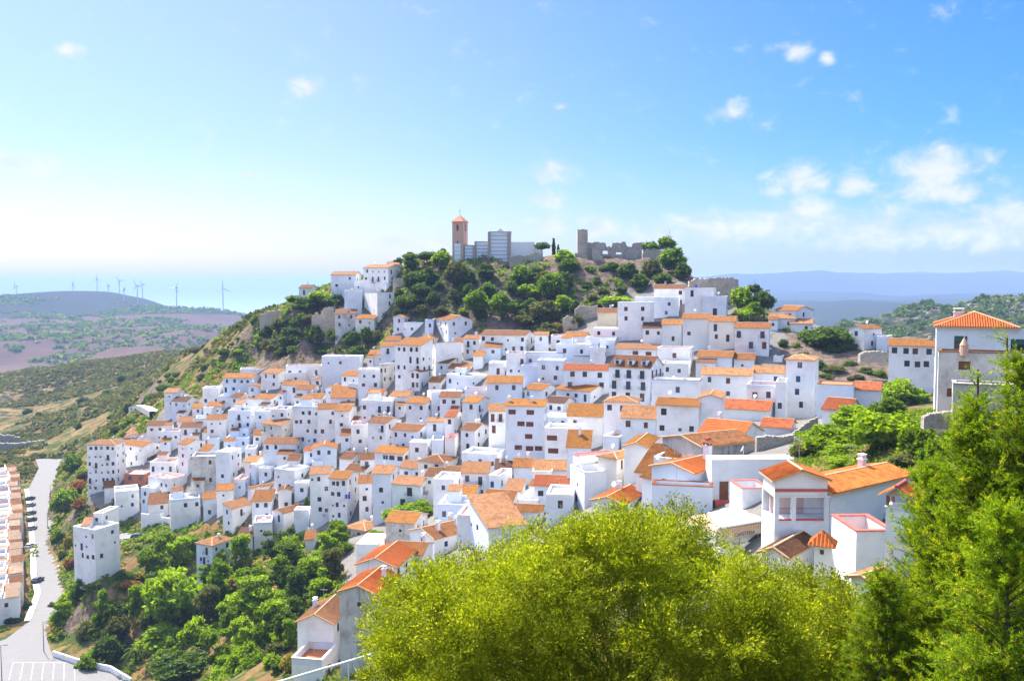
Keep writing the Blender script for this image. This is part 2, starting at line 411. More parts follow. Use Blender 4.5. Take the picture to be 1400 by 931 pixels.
crag = (r > 262) & (r < 352) & (U > 525) & (U < 1000) & (V > 352)
cov[:, 1] = np.where(crag, np.maximum(cov[:, 1], .85), cov[:, 1])
cutr = in_poly(U, V, [(1078,450),(1150,455),(1215,478),(1215,530),(1110,530),(1062,498)]) & (r < 300)
cov[:, 0] = np.where(cutr, 0, cov[:, 0]); cov[:, 1] = np.where(cutr, .75, cov[:, 1])
spur = (r > 300) & (r < 380) & (U > 345) & (U <= 525)
cov[:, 1] = np.where(spur, np.maximum(cov[:, 1], .55), cov[:, 1])
# green scrub share: high on the near left slope, low on the tawny far hillside, high again on the ridge
green = 0.55 + 0.0 * X
green = np.where((r > 1200) & (X < 0), 0.34, green)
green = np.where((r > 2550) & (X < 0), 0.85, green)
green = np.where((r > 430) & (r < 1200) & (X < 0), 0.58, green)
green = np.where((X > 0) & (r > 600), 0.75, green)
green = np.where((r < 60), 0.7, green)
cov[:, 2] = green
ca = me.color_attributes.new('cover', 'FLOAT_COLOR', 'POINT'); ca.data.foreach_set('color', cov.ravel())
m, nt = new_mat('ground_cover'); MAT['ground_cover'] = m
pos = nt.node('ShaderNodeNewGeometry').outputs['Position']
at = nt.node('ShaderNodeVertexColor', layer_name='cover').outputs[0]
sp3 = nt.node('ShaderNodeSeparateColor', {0: at})
pv, rk, gr = sp3.outputs[0], sp3.outputs[1], sp3.outputs[2]
dist = nt.node('ShaderNodeVectorMath', {0: pos}, operation='LENGTH').outputs['Value']
farf = nt.ramp(dist, 900, 1800)
n_near = nt.noise(pos, 0.12, 8, 0.7); n_far = nt.noise(nt.vmul(pos, (1, 2.2, 2)), 0.006, 10, 0.68); n_far2 = nt.noise(pos, 0.022, 7, 0.75)
nf = nt.math('ADD', nt.math('MULTIPLY', n_far, 0.5), nt.math('MULTIPLY', n_far2, 0.5))
nn = nt.mix(farf, n_near, nf)
thr = nt.math('SUBTRACT', 0.78, nt.math('MULTIPLY', gr, 0.5))
gmask = nt.node('ShaderNodeMapRange', {0: nn, 1: nt.math('SUBTRACT', thr, 0.04), 2: nt.math('ADD', thr, 0.04), 3: 0.0, 4: 1.0}).outputs[0]
n_f = nt.noise(pos, 1.3, 6, 0.7)
soil = nt.mix(nt.ramp(nt.noise(pos, 0.07, 6, 0.7), 0.35, 0.65), (0.15, 0.085, 0.035), (0.22, 0.15, 0.07))
soil = nt.mix(farf, soil, nt.mix(nt.noise(pos, 0.004, 6), (0.060, 0.038, 0.034), (0.105, 0.072, 0.060)))
grn = nt.mix(n_f, (0.025, 0.045, 0.012), (0.075, 0.10, 0.022))
grn = nt.mix(nt.ramp(dist, 550, 900), grn, (0.022, 0.032, 0.018))
col = nt.mix(gmask, soil, grn)
rock = nt.mix(nt.ramp(nt.noise(pos, 0.5, 7, 0.7), 0.35, 0.65), (0.085, 0.062, 0.048), (0.20, 0.15, 0.115))
rmask = nt.ramp(nt.math('ADD', rk, nt.math('SUBTRACT', nt.noise(pos, 0.09, 8, 0.8), 0.5)), 0.38, 0.56)
rockf = nt.mix(nt.ramp(nt.noise(pos, 0.13, 8, 0.8), 0.46, 0.55), (0.02, 0.035, 0.012), (0.17, 0.155, 0.145))
rock = nt.mix(nt.ramp(dist, 550, 650), rock, rockf)
col = nt.mix(rmask, col, rock)
pave = nt.mix(nt.noise(pos, 0.4, 5), (0.13, 0.122, 0.11), (0.22, 0.205, 0.19))
col = nt.mix(nt.ramp(nt.math('ADD', pv, nt.math('MULTIPLY', nt.math('SUBTRACT', nt.noise(pos, 0.15, 4), 0.5), 0.5)), 0.4, 0.6), col, pave)
bmp = nt.math('ADD', nt.noise(pos, 0.35, 8, 0.7), nt.math('MULTIPLY', n_f, 0.3))
finish(nt, col, 0.98, 0.05, bump=bmp, bump_s=0.7, bump_d=1.2)
me.materials.append(m)
g = bpy.data.objects.new('ground', me); C.objects.link(g); tag(g, 'dry hillside and scrubland around and beyond the village', None, kind='structure')

# sea
b = MB(); 
for i in range(-20, 20):
    b.poly([(i * 4000, 2500, -345), ((i + 1) * 4000, 2500, -345), ((i + 1) * 4000, 44000, -345), (i * 4000, 44000, -345)])
m, nt = new_mat('sea_water'); MAT['sea_water'] = m
finish(nt, nt.mix(nt.noise(nt.node('ShaderNodeNewGeometry').outputs['Position'], 0.0015, 5), (0.16, 0.26, 0.36), (0.20, 0.31, 0.42)), 0.5, 0.3)
tag(b.build('sea', 'sea_water'), 'pale blue sea on the horizon', None, kind='structure')

# road
def ribbon(A, B, z, name, mat, kind=True):
    b = MB()
    for i in range(len(A) - 1):
        b.poly([(*A[i], z), (*B[i], z), (*B[i + 1], z), (*A[i + 1], z)][::-1])
    o = b.build(name, mat)
    return o
rb = MB(); pts = ROADL + ROADR[::-1]
n = min(len(ROADL), len(ROADR))
from mathutils.geometry import tessellate_polygon
tri = tessellate_polygon([[Vector((x, y, 0)) for x, y in road_poly]])
i0 = len(rb.v); rb.v = [(x, y, ROAD_Z) for x, y in road_poly]
for t in tri:
    a_, b_, c_ = [Vector(rb.v[k]) for k in t]
    if (b_ - a_).cross(c_ - a_).z < 0: t = t[::-1]
    rb.f.append(list(t)); rb.mi.append(0); rb.uv.append([(0, 0)] * 3)
tag(rb.build('road', 'asphalt'), 'pale sunlit road running past the terraced houses', None, kind='structure')
# painted parking bays + kerb along the right side
mk = MB()
def strip(p, q, w, z, b):
    d = Vector((q[0] - p[0], q[1] - p[1])); n_ = Vector((-d.y, d.x)).normalized() * w / 2
    b.poly([(p[0] - n_.x, p[1] - n_.y, z), (q[0] - n_.x, q[1] - n_.y, z), (q[0] + n_.x, q[1] + n_.y, z), (p[0] + n_.x, p[1] + n_.y, z)])
for k in range(7):
    a_ = on_plane(18 + k * 14, 905, ROAD_Z); c_ = on_plane(12 + k * 15, 929, ROAD_Z); strip(a_, c_, 0.13, ROAD_Z + 0.004, mk)
strip(on_plane(18, 905, ROAD_Z), on_plane(102, 905, ROAD_Z), 0.13, ROAD_Z + 0.0045, mk)
tag(mk.build('road_markings', 'concrete'), 'painted parking bay lines', None, kind='structure')
kb = MB()
def kerb(path, w, h, b, z0=ROAD_Z - 0.3):
    for (x0, y0), (x1, y1) in zip(path[:-1], path[1:]):
        d = Vector((x1 - x0, y1 - y0)); n_ = Vector((-d.y, d.x)).normalized() * w
        P4 = [(x0, y0), (x1, y1), (x1 + n_.x, y1 + n_.y), (x0 + n_.x, y0 + n_.y)]
        if (P4[1][0]-P4[0][0])*(P4[2][1]-P4[0][1])-(P4[1][1]-P4[0][1])*(P4[2][0]-P4[0][0]) < 0: P4 = P4[::-1]
        b.prism(P4, z0, z0 + 0.3 + h)
kerb(ROADR[:10], 0.35, 0.15, kb); kerb(ROADL[2:11], -1.6, 0.14, kb)
tag(kb.build('kerb', 'concrete'), 'concrete kerb and pavement edge along the road', None, kind='structure')
wb = MB(); kerb(ROADR[12:16], 0.4, 1.3, wb); 
tag(wb.build('retaining_wall', 'white_plaster'), 'low curved white wall bordering the road below the wood', 'wall')
# side lane with parked cars below the lower left houses
def lane(pts, w, name, mat, label, lift=0.12):
    b = MB(); L = []; R = []
    for i, (u, v) in enumerate(pts):
        p = P(u, v, Yat(u, v)); q = pts[min(i + 1, len(pts) - 1)]; o_ = pts[max(i - 1, 0)]
        d = P(q[0], q[1], Yat(*q)) - P(o_[0], o_[1], Yat(*o_)); n_ = Vector((-d.y, d.x)).normalized() * w / 2
        z = max(gz(p.x, p.y), gz(p.x + n_.x, p.y + n_.y), gz(p.x - n_.x, p.y - n_.y)) + lift
        L.append((p.x + n_.x, p.y + n_.y, z)); R.append((p.x - n_.x, p.y - n_.y, z))
    for i in range(len(L) - 1):
        b.poly([R[i], R[i + 1], L[i + 1], L[i]])
        for S in (L, R): b.poly([S[i], S[i + 1], (S[i + 1][0], S[i + 1][1], S[i + 1][2] - 2.5), (S[i][0], S[i][1], S[i][2] - 2.5)])
    return tag(b.build(name, mat), label, None, kind='structure')
lane([(160, 712), (178, 720), (192, 728), (206, 736)], 6, 'lane', 'asphalt', 'short paved lane with parked cars')
lane([(182, 553), (192, 558), (200, 564), (207, 573), (212, 582)], 4.0, 'path', 'concrete', 'pale path leading to the viewpoint at the village edge')

# ------------------------------------------------------------------ sun, sky with clouds, haze
sd = bpy.data.lights.new('sun', 'SUN'); so = bpy.data.objects.new('sun', sd); C.objects.link(so)
sd.energy = 2.85; sd.angle = math.radians(0.55); sd.color = (1.0, 0.95, 0.86)
sdir = Vector((math.sin(SUN_AZ) * math.cos(SUN_EL), math.cos(SUN_AZ) * math.cos(SUN_EL), math.sin(SUN_EL)))
so.rotation_euler = (-sdir).to_track_quat('-Z', 'Y').to_euler()
w = bpy.data.worlds.new('World'); scene.world = w; w.use_nodes = True
wt = NT(w.node_tree); w.node_tree.nodes.clear()
sky = wt.node('ShaderNodeTexSky', sky_type='NISHITA', sun_disc=False, sun_elevation=SUN_EL, sun_rotation=SUN_AZ, altitude=400, air_density=1.0, dust_density=1.6, ozone_density=2.0)
tc = wt.node('ShaderNodeTexCoord').outputs['Generated']
s3 = wt.node('ShaderNodeSeparateXYZ', {0: tc})
az = wt.math('ARCTAN2', s3.outputs[0], s3.outputs[1]); el = wt.math('ARCSINE', s3.outputs[2])
CL = [(1280,235,62,34),(1300,262,40,16),(1262,250,40,22),(1095,245,44,20),(1165,250,24,15),(1060,262,18,8),(755,235,30,15),(745,272,24,12),(1005,152,20,14),(425,118,22,15),(20,223,34,14),(342,240,18,7),
      (1090,300,52,26),(960,308,44,20),(900,318,36,20),(1190,310,75,24),(1290,312,90,22),(1380,305,70,28),(1030,318,60,22),(820,312,30,18),(745,310,28,15),(690,318,20,9),(1092,72,16,12),(1130,82,10,8),(768,146,12,6),(540,330,30,10),(95,68,14,8),(610,335,30,10)]
mask = None
for u, v, a_, b_ in CL:
    d = P(u, v, 1.0).normalized(); ca_, ce_ = math.atan2(d.x, d.y), math.asin(d.z)
    t1 = wt.math('MULTIPLY', wt.math('SUBTRACT', az, ca_), F / a_ / 1.0); t2 = wt.math('MULTIPLY', wt.math('SUBTRACT', el, ce_), F / b_)
    dd = wt.math('SQRT', wt.math('ADD', wt.math('MULTIPLY', t1, t1), wt.math('MULTIPLY', t2, t2)))
    k = wt.math('SUBTRACT', 1.0, dd)
    mask = k if mask is None else wt.math('MAXIMUM', mask, k)
ae = wt.node('ShaderNodeCombineXYZ', {0: az, 1: wt.math('MULTIPLY', el, 1.5), 2: 0.0}).outputs[0]
nz = wt.noise(ae, 26.0, 9, 0.62, 0.3)
nz2 = wt.noise(ae, 9.0, 7, 0.6)
dens = wt.math('ADD', wt.math('MAXIMUM', mask, -0.6), wt.math('MULTIPLY', wt.math('SUBTRACT', nz, 0.5), 3.2))
dens = wt.ramp(dens, -0.45, 0.95, 0.0, 0.85)
wisp = wt.math('MULTIPLY', wt.ramp(nz2, 0.52, 0.8), wt.ramp(el, 0.16, 0.0, 0.0, 0.6))
dens = wt.math('MAXIMUM', dens, wt.math('MULTIPLY', wisp, wt.ramp(az, -0.2, 0.1)))
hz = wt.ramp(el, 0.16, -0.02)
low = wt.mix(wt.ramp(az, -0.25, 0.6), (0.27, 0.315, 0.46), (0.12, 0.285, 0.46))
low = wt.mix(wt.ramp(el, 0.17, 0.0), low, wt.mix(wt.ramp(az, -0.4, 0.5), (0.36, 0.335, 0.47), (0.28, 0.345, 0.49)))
tint_el = wt.mix(wt.ramp(el, 0.36, 0.62), low, (1.95, 1.70, 1.42))  # sky above the view brightened and warmed, added fill for shaded walls
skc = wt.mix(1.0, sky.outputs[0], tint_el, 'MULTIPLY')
cl = wt.mix(wt.ramp(nz, 0.35, 0.7), (1.9, 2.06, 2.38), (2.45, 2.45, 2.55))
skc = wt.mix(dens, skc, cl)
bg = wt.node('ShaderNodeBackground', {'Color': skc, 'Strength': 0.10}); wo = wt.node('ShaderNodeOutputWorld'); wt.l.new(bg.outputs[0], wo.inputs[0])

hb = MB(); hb.box(-40000, 40000, -300, 46000, -1300, 125)
m, nt = new_mat('haze_air'); MAT['haze_air'] = m
pvn = nt.node('ShaderNodeVolumePrincipled', {'Color': (0.40, 0.58, 1.0), 'Density': 0.00012, 'Anisotropy': 0.0})
o = nt.node('ShaderNodeOutputMaterial'); nt.l.new(pvn.outputs[0], o.inputs['Volume'])
tag(hb.build('haze', 'haze_air'), 'thin blue summer haze between the hills', None, kind='stuff')
# ------------------------------------------------------------------ house builder
WIN_CACHE = {}
def window_mesh(w, h, st):
    """frame mesh and pane mesh, facing -Y, origin bottom centre"""
    key = (round(w, 1), round(h, 1), st)
    if key in WIN_CACHE: return WIN_CACHE[key]
    w, h = key[0], key[1]
    b = MB(); t = 0.06; fr = {'d': 'frame_dark', 'w': 'frame_white', 'r': 'shutter_brown', 'o': 'door_orange', 'g': 'shutter_green', 'b': 'shutter_blue', 'y': 'door_green', 'D': 'door_brown'}[st]
    b.box(-w / 2, -w / 2 + t, -0.05, 0.02, 0, h); b.box(w / 2 - t, w / 2, -0.05, 0.02, 0, h)
    b.box(-w / 2 + t, w / 2 - t, -0.05, 0.02, 0, t); b.box(-w / 2 + t, w / 2 - t, -0.05, 0.02, h - t, h)
    if st in 'dwgb':
        b.box(-0.025, 0.025, -0.045, 0.015, t, h - t)
        if h > 1.0: b.box(-w / 2 + t, -0.025, -0.045, 0.015, h * 0.62, h * 0.62 + 0.04); b.box(0.025, w / 2 - t, -0.045, 0.015, h * 0.62, h * 0.62 + 0.04)
        if st == 'g': b.box(-w / 2 - 0.02, w / 2 + 0.02, -0.10, -0.052, h * 0.62, h)
    else:
        n = max(3, int(h / 0.16))
        for k in range(n):
            z = t + (h - 2 * t) * k / n; b.box(-w / 2 + t, w / 2 - t, -0.035, 0.0, z, z + (h - 2 * t) / n * 0.78)
    o = b.build('window', fr); fm = o.data; bpy.data.objects.remove(o)
    p = MB(); p.box(-w / 2 + t * .5, w / 2 - t * .5, 0.021, 0.035, t * .5, h - t * .5)
    o = p.build('pane', 'glass_dark'); pm = o.data; bpy.data.objects.remove(o)
    WIN_CACHE[key] = (fm, pm); return WIN_CACHE[key]

def slope_roof(b, e0, e1, r1, r0, pitch_w, mi_t=0, mi_s=1, thick=0.14, seg=None, amp=0.045):
    """tiled slope from eave e0->e1 (left to right seen from outside/front) to ridge r0->r1"""
    e0, e1, r0, r1 = map(Vector, (e0, e1, r0, r1))
    ex = (e1 - e0); W = ex.length; ex.normalize()
    nrm = ex.cross((r0 + r1) / 2 - (e0 + e1) / 2).normalized()
    if nrm.z < 0: nrm = -nrm
    up = (nrm.cross(ex)).normalized()
    if up.z < 0: up = -up
    a0, h0 = (r0 - e0).dot(ex), (r0 - e0).dot(up); a1 = (r1 - e0).dot(ex)
    down = Vector((0, 0, -thick))
    pl = [e0, e1, r1, r0] if (r1 - r0).length > 1e-4 else [e0, e1, r1]
    n = len(pl)
    if (pl[1] - pl[0]).cross(pl[2] - pl[0]).z < 0: pl = pl[::-1]
    b.poly([p + down for p in pl][::-1], mi_s)
    for k in range(n):
        p, q = pl[k], pl[(k + 1) % n]; b.poly([p + down, q + down, q, p], mi_s)
    # corrugated skin
    cols = max(2, int(round(W / pitch_w))); per = 4 if pitch_w < 0.4 else 2
    N = cols * per
    def tmax(s):
        t = 1.0
        if a0 > 1e-6: t = min(t, s / a0)
        if W - a1 > 1e-6: t = min(t, (W - s) / (W - a1))
        if a0 < -1e-6 and s < 0: t = 0
        return max(0.0, t)
    prev = None
    for i in range(N + 1):
        s = W * i / N; ph = (i % per) / per
        lift = nrm * (0.012 + amp * (abs(math.sin(math.pi * ph)) if per == 4 else (i % 2)))
        shear0 = 0.0
        t = tmax(s)
        lo = e0 + ex * s + lift
        hi = e0 + ex * (s if (a0 >= -1e-6) else s) + up * (h0 * t) + lift
        cur = (lo, hi, s, h0 * t)
        if prev and (prev[3] > 0.01 or cur[3] > 0.01):
            pts = [prev[0], cur[0]]; uv = [(prev[2], 0), (s, 0)]
            if cur[3] > 0.01: pts.append(cur[1]); uv.append((s, cur[3]))
            if prev[3] > 0.01: pts.append(prev[1]); uv.append((prev[2], prev[3]))
            if (Vector(pts[1]) - Vector(pts[0])).cross(Vector(pts[2]) - Vector(pts[0])).z < 0: pts = pts[::-1]; uv = uv[::-1]
            b.poly(pts, mi_t, uv)
        prev = cur
def ridge_cap(b, p, q, mi=0, r=0.11):
    b.tube(Vector(p) + Vector((0, 0, 0.03)), Vector(q) + Vector((0, 0, 0.03)), r, r, 6, mi)

HOUSES = []
ROOFN = {'gA': 'gabled', 'gB': 'gabled', 'hip': 'hipped', 'sA': 'lean-to', 'sB': 'lean-to', 'sD': 'lean-to'}
WMATN = {'white_plaster': 'white', 'cream_plaster': 'cream', 'stained_plaster': 'weather-stained', 'old_plaster': 'grey weathered', 'blue_plaster': 'pale blue', 'pink_plaster': 'pink', 'tan_plaster': 'tan', 'brick_red': 'red brick', 'wall_stone': 'stone'}

def wall_face(b, L, zb, zt, holes, fn, depth=0.2, mi=0):
    xs = sorted(set([0.0, L] + [h[0] for h in holes] + [h[1] for h in holes]))
    zs = sorted(set([zb, zt] + [h[2] for h in holes] + [h[3] for h in holes]))
    for i in range(len(xs) - 1):
        for j in range(len(zs) - 1):
            cx, cz = (xs[i] + xs[i + 1]) / 2, (zs[j] + zs[j + 1]) / 2
            if any(h[0] < cx < h[1] and h[2] < cz < h[3] for h in holes): continue
            b.poly([fn(xs[i], 0, zs[j]), fn(xs[i + 1], 0, zs[j]), fn(xs[i + 1], 0, zs[j + 1]), fn(xs[i], 0, zs[j + 1])], mi)
    for s0, s1, z0, z1 in holes:
        d = depth
        b.poly([fn(s0, 0, z0), fn(s0, d, z0), fn(s0, d, z1), fn(s0, 0, z1)], mi)
        b.poly([fn(s1, d, z0), fn(s1, 0, z0), fn(s1, 0, z1), fn(s1, d, z1)], mi)
        b.poly([fn(s0, 0, z0), fn(s1, 0, z0), fn(s1, d, z0), fn(s0, d, z0)], mi)
        b.poly([fn(s0, d, z1), fn(s1, d, z1), fn(s1, 0, z1), fn(s0, 0, z1)], mi)

def solve_theta(uL, uC, uR, Y, target_b, prior):
    tL, tC, tR = [(u - U0) / F for u in (uL, uC, uR)]
    best = None
    for k in range(-30, 86):
        th = math.radians(k); s, c = math.sin(th), math.cos(th)
        da = c + tL * s; db = s - tR * c
        if da < 0.12: continue
        a = (tC - tL) * Y / da
        if uR - uC <= 3:
            if abs(math.degrees(math.atan(tC)) + 1.5 - k) > 1.2: continue
            bb = target_b
        else:
            if db < 0.06: continue
            bb = (tR - tC) * Y / db
        cost = abs(bb - target_b) + 0.5 * max(0, a - 15) + max(0, bb - 14) * 2 + 0.05 * abs(k - prior)
        if best is None or cost < best[0]: best = (cost, th, a, bb)
    return best

def house(uL, uC, uR, vE, vB, roof='flat', rc='o', **o):
    Y = o.get('Y') or Yat(uC, vB)
    Y *= o.get('ky', 1.0)
    wall = o.get('wall', 'white_plaster'); rng = random.Random(int(uL * 7919 + vE * 131 + uC))
    if 'th' in o:
        th = math.radians(o['th']); tL, tC, tR = [(u - U0) / F for u in (uL, uC, uR)]
        a = (tC - tL) * Y / max(0.12, math.cos(th) + tL * math.sin(th)); db = math.sin(th) - tR * math.cos(th)
        bb = (tR - tC) * Y / db if (uR - uC > 3 and db > 0.06) else o.get('b', 8.0)
    else:
        sol = solve_theta(uL, uC, uR, Y, o.get('b', 7.5 if Y > 150 else 6.5), math.degrees(math.atan((uC - U0) / F)) + 12)
        _, th, a, bb = sol
    bb = o.get('b', min(max(bb, 2.5), o.get('bmax', 16))); a = o.get('a', max(a, 1.6))
    if roof == 'sA' and 'b' not in o: bb = min(bb, 4.6)
    base = P(uC, vB, Y); top = P(uC, vE, Y); h = top.z - base.z
    zb = -o.get('found', 6.0)
    name = o.get('name', 'white_house' if wall in ('white_plaster', 'cream_plaster') else ('brick_house' if wall == 'brick_red' else 'old_house'))
    root = thing(name, o.get('lab'), o.get('cat', 'house'), base, -th, o.get('group', 'houses of the hillside village'))
    near = Y < 150
    pitch = math.radians(o.get('pitch', 17)); tp = math.tan(pitch)
    par = o.get('par', 0.85) if roof == 'flat' else 0
    ht = h - par if roof == 'flat' else h
    # --- openings
    def auto(L, n_cols, rows, face):
        res = []
        if L < 1.5 or rows < 1: return res
        for r in range(rows):
            zf = ht - 2.75 * (r + 1)
            if zf < -0.3: break
            for c in range(n_cols):
                if rng.random() < o.get('skip', 0.24): continue
                cxp = L * (c + 0.5) / n_cols + rng.uniform(-0.45, 0.45)
                kind = rng.random()
                if o.get('ww'): w_, h_ = o['ww']
                elif kind < 0.18: w_, h_ = 0.6, 0.6
                elif kind < 0.3 and L > 4: w_, h_ = 0.9, 1.9
                else: w_, h_ = rng.choice([0.8, 0.9, 1.0]), rng.choice([1.0, 1.2, 1.3])
                z0 = zf + (0.15 if h_ > 1.6 else 0.95) + rng.uniform(-0.1, 0.1)
                if o.get('ww') and h_ > 1.6: z0 = zf + 0.15
                z0 = min(z0, ht - h_ - 0.3)
                if cxp - w_ / 2 < 0.3 or cxp + w_ / 2 > L - 0.3: continue
                if any(cxp - w_ / 2 - 0.15 < q[1] and cxp + w_ / 2 + 0.15 > q[0] and z0 - 0.15 < q[3] and z0 + h_ + 0.15 > q[2] for q in res): continue
                res.append((cxp - w_ / 2, cxp + w_ / 2, z0, z0 + h_))
        return res
    rows = o.get('rows', max(1, int((ht + 0.6) / 2.75)))
    rowsB = o.get('rowsB', rows)
    nA = o.get('nA', max(1, int(a / 2.5))); nB = o.get('nB', max(1, int(bb / 3.0)))
    hA = list(o['hA']) if 'hA' in o else auto(a, nA, rows, 'A') if nA else []
    hB = list(o['hB']) if 'hB' in o else auto(bb, nB, rowsB, 'B') if nB else []
    fA = lambda s, d, z: (-a + s, d, z)
    fB = lambda s, d, z: (-d, s, z)
    fBk = lambda s, d, z: (-s, bb - d, z)
    fD = lambda s, d, z: (-a + d, bb - s, z)
    m = MB()
    wall_face(m, a, zb, ht, hA, fA); wall_face(m, bb, zb, ht, hB, fB)
    hD = auto(bb, max(1, nB), min(rows, 2), 'D') if not o.get('plainD') else []
    wall_face(m, a, zb, ht, [], fBk); wall_face(m, bb, zb, ht, hD, fD)
    rh = 0
    if roof == 'gA':
        rh = bb / 2 * tp
        m.poly([(0, 0, ht), (0, bb, ht), (0, bb / 2, ht + rh)]); m.poly([(-a, bb, ht), (-a, 0, ht), (-a, bb / 2, ht + rh)])
    elif roof == 'gB':
        rh = a / 2 * tp
        m.poly([(-a, 0, ht), (0, 0, ht), (-a / 2, 0, ht + rh)]); m.poly([(0, bb, ht), (-a, bb, ht), (-a / 2, bb, ht + rh)])
    elif roof == 'sA':
        rh = bb * tp
        m.poly([(0, 0, ht), (0, bb, ht), (0, bb, ht + rh)]); m.poly([(-a, bb, ht), (-a, 0, ht), (-a, bb, ht + rh)]); m.poly([(0, bb, ht), (-a, bb, ht), (-a, bb, ht + rh), (0, bb, ht + rh)])
    elif roof in ('sB', 'sD'):
        rh = a * tp; xh, xl = (-a, 0) if roof == 'sB' else (0, -a)
        m.poly([(xl, 0, ht), (xh, 0, ht), (xh, 0, ht + rh)]); m.poly([(xl, bb, ht), (xh, bb, ht), (xh, bb, ht + rh)]); m.poly([(xh, 0, ht), (xh, bb, ht), (xh, bb, ht + rh), (xh, 0, ht + rh)])
    wo_ = m.build('wall', wall, root)
    # --- windows
    ws = o.get('win', 'dddddrwb' if rng.random() < .6 else 'd')
    def place(holes, fn, rz):
        for k, (s0, s1, z0, z1) in enumerate(holes):
            w_, h_ = s1 - s0, z1 - z0
            st = ws if len(ws) == 1 else rng.choice(ws)
            isdoor = h_ > 1.75
            fm, pm = window_mesh(w_ - 0.0, h_, st)
            p = fn((s0 + s1) / 2, 0.14, z0)
            f = link_copy(fm, 'door' if (isdoor and st in 'rDoy') else 'window', root, p, rz)
            if Y < 260: link_copy(pm, 'pane', f)
            else:
                pn = link_copy(pm, 'pane', f)
            if near or Y < 200:
                pass
    place(hA, fA, 0); place(hB, fB, math.pi / 2); place(hD, fD, -math.pi / 2)
    # balconies on tall openings
    def balc(fn, rz, holes):
        for s0, s1, z0, z1 in holes:
            if z1 - z0 > 1.75 and z0 > 1.5 and rng.random() < o.get('balc', 0.5):
                b = MB(); w_ = s1 - s0 + 0.7
                b.box(-w_ / 2, w_ / 2, -0.6, -0.005, -0.12, 0, 0)
                for z in (0.45, 0.9): b.box(-w_ / 2, w_ / 2, -0.6, -0.57, z, z + 0.03, 1)
                n_ = int(w_ / 0.18)
                for i in range(n_ + 1): x = -w_ / 2 + w_ * i / n_; b.box(x - 0.012, x + 0.012, -0.598, -0.572, 0, 0.9, 1)
                for sx in (-1, 1):
                    for z in (0.45, 0.9): b.box(sx * w_ / 2 - 0.015, sx * w_ / 2 + 0.015, -0.57, -0.005, z, z + 0.03, 1)
                q = b.build('balcony', ['white_plaster', 'iron'], root); q.location = fn((s0 + s1) / 2, 0, z0 - 0.02); q.rotation_euler = (0, 0, rz)
    balc(fA, 0, hA); balc(fB, math.pi / 2, hB)
    # --- roof
    oh = o.get('oh', 0.28); r = MB(); pw = 0.24 if Y < 170 else 0.48
    am = 0.085 if Y < 125 else 0.055 if Y < 170 else 0.04
    z0 = ht + 0.15
    lo = oh * tp
    if roof == 'gA':
        R0, R1 = (-a - oh, bb / 2, z0 + rh), (oh, bb / 2, z0 + rh)
        slope_roof(r, (-a - oh, -oh, z0 - lo), (oh, -oh, z0 - lo), R1, R0, pw, amp=am); slope_roof(r, (oh, bb + oh, z0 - lo), (-a - oh, bb + oh, z0 - lo), R0, R1, pw, amp=am)
        ridge_cap(r, R0, R1, 2)
    elif roof == 'gB':
        R0, R1 = (-a / 2, -oh, z0 + rh), (-a / 2, bb + oh, z0 + rh)
        slope_roof(r, (oh, -oh, z0 - lo), (oh, bb + oh, z0 - lo), R1, R0, pw, amp=am); slope_roof(r, (-a - oh, bb + oh, z0 - lo), (-a - oh, -oh, z0 - lo), R0, R1, pw, amp=am)
        ridge_cap(r, R0, R1, 2)
        if Y < 200:
            ridge_cap(r, (oh, -oh, z0 - lo), R0, 2, 0.08); ridge_cap(r, (-a - oh, -oh, z0 - lo), R0, 2, 0.08)
    elif roof == 'sA':
        slope_roof(r, (-a - oh, -oh, z0 - lo), (oh, -oh, z0 - lo), (oh, bb + 0.1, z0 + rh + 0.1 * tp), (-a - oh, bb + 0.1, z0 + rh + 0.1 * tp), pw, amp=am)
    elif roof == 'sB':
        slope_roof(r, (oh, -oh, z0 - lo), (oh, bb + oh, z0 - lo), (-a - 0.1, bb + oh, z0 + rh), (-a - 0.1, -oh, z0 + rh), pw, amp=am)
    elif roof == 'sD':
        slope_roof(r, (-a - oh, bb + oh, z0 - lo), (-a - oh, -oh, z0 - lo), (0.1, -oh, z0 + rh), (0.1, bb + oh, z0 + rh), pw, amp=am)
    elif roof == 'hip':
        half = min(a, bb) / 2 + oh; rz_ = z0 - lo + half * tp
        c0, c1, c2, c3 = (-a - oh, -oh, z0 - lo), (oh, -oh, z0 - lo), (oh, bb + oh, z0 - lo), (-a - oh, bb + oh, z0 - lo)
        if a >= bb: R0, R1 = (-a - oh + half, bb / 2, rz_), (oh - half, bb / 2, rz_)
        else: R0, R1 = (-a / 2, -oh + half, rz_), (-a / 2, bb + oh - half, rz_)
        if a >= bb:
            slope_roof(r, c0, c1, R1, R0, pw, amp=am); slope_roof(r, c1, c2, R1, R1, pw, amp=am); slope_roof(r, c2, c3, R0, R1, pw, amp=am); slope_roof(r, c3, c0, R0, R0, pw, amp=am)
            caps = [(R0, R1), (c0, R0), (c3, R0), (c1, R1), (c2, R1)]
        else:
            slope_roof(r, c0, c1, R0, R0, pw, amp=am); slope_roof(r, c1, c2, R1, R0, pw, amp=am); slope_roof(r, c2, c3, R1, R1, pw, amp=am); slope_roof(r, c3, c0, R0, R1, pw, amp=am)
            caps = [(R0, R1), (c0, R0), (c1, R0), (c2, R1), (c3, R1)]
        for p, q in caps: ridge_cap(r, p, q, 2, 0.09)
        rh = half * tp
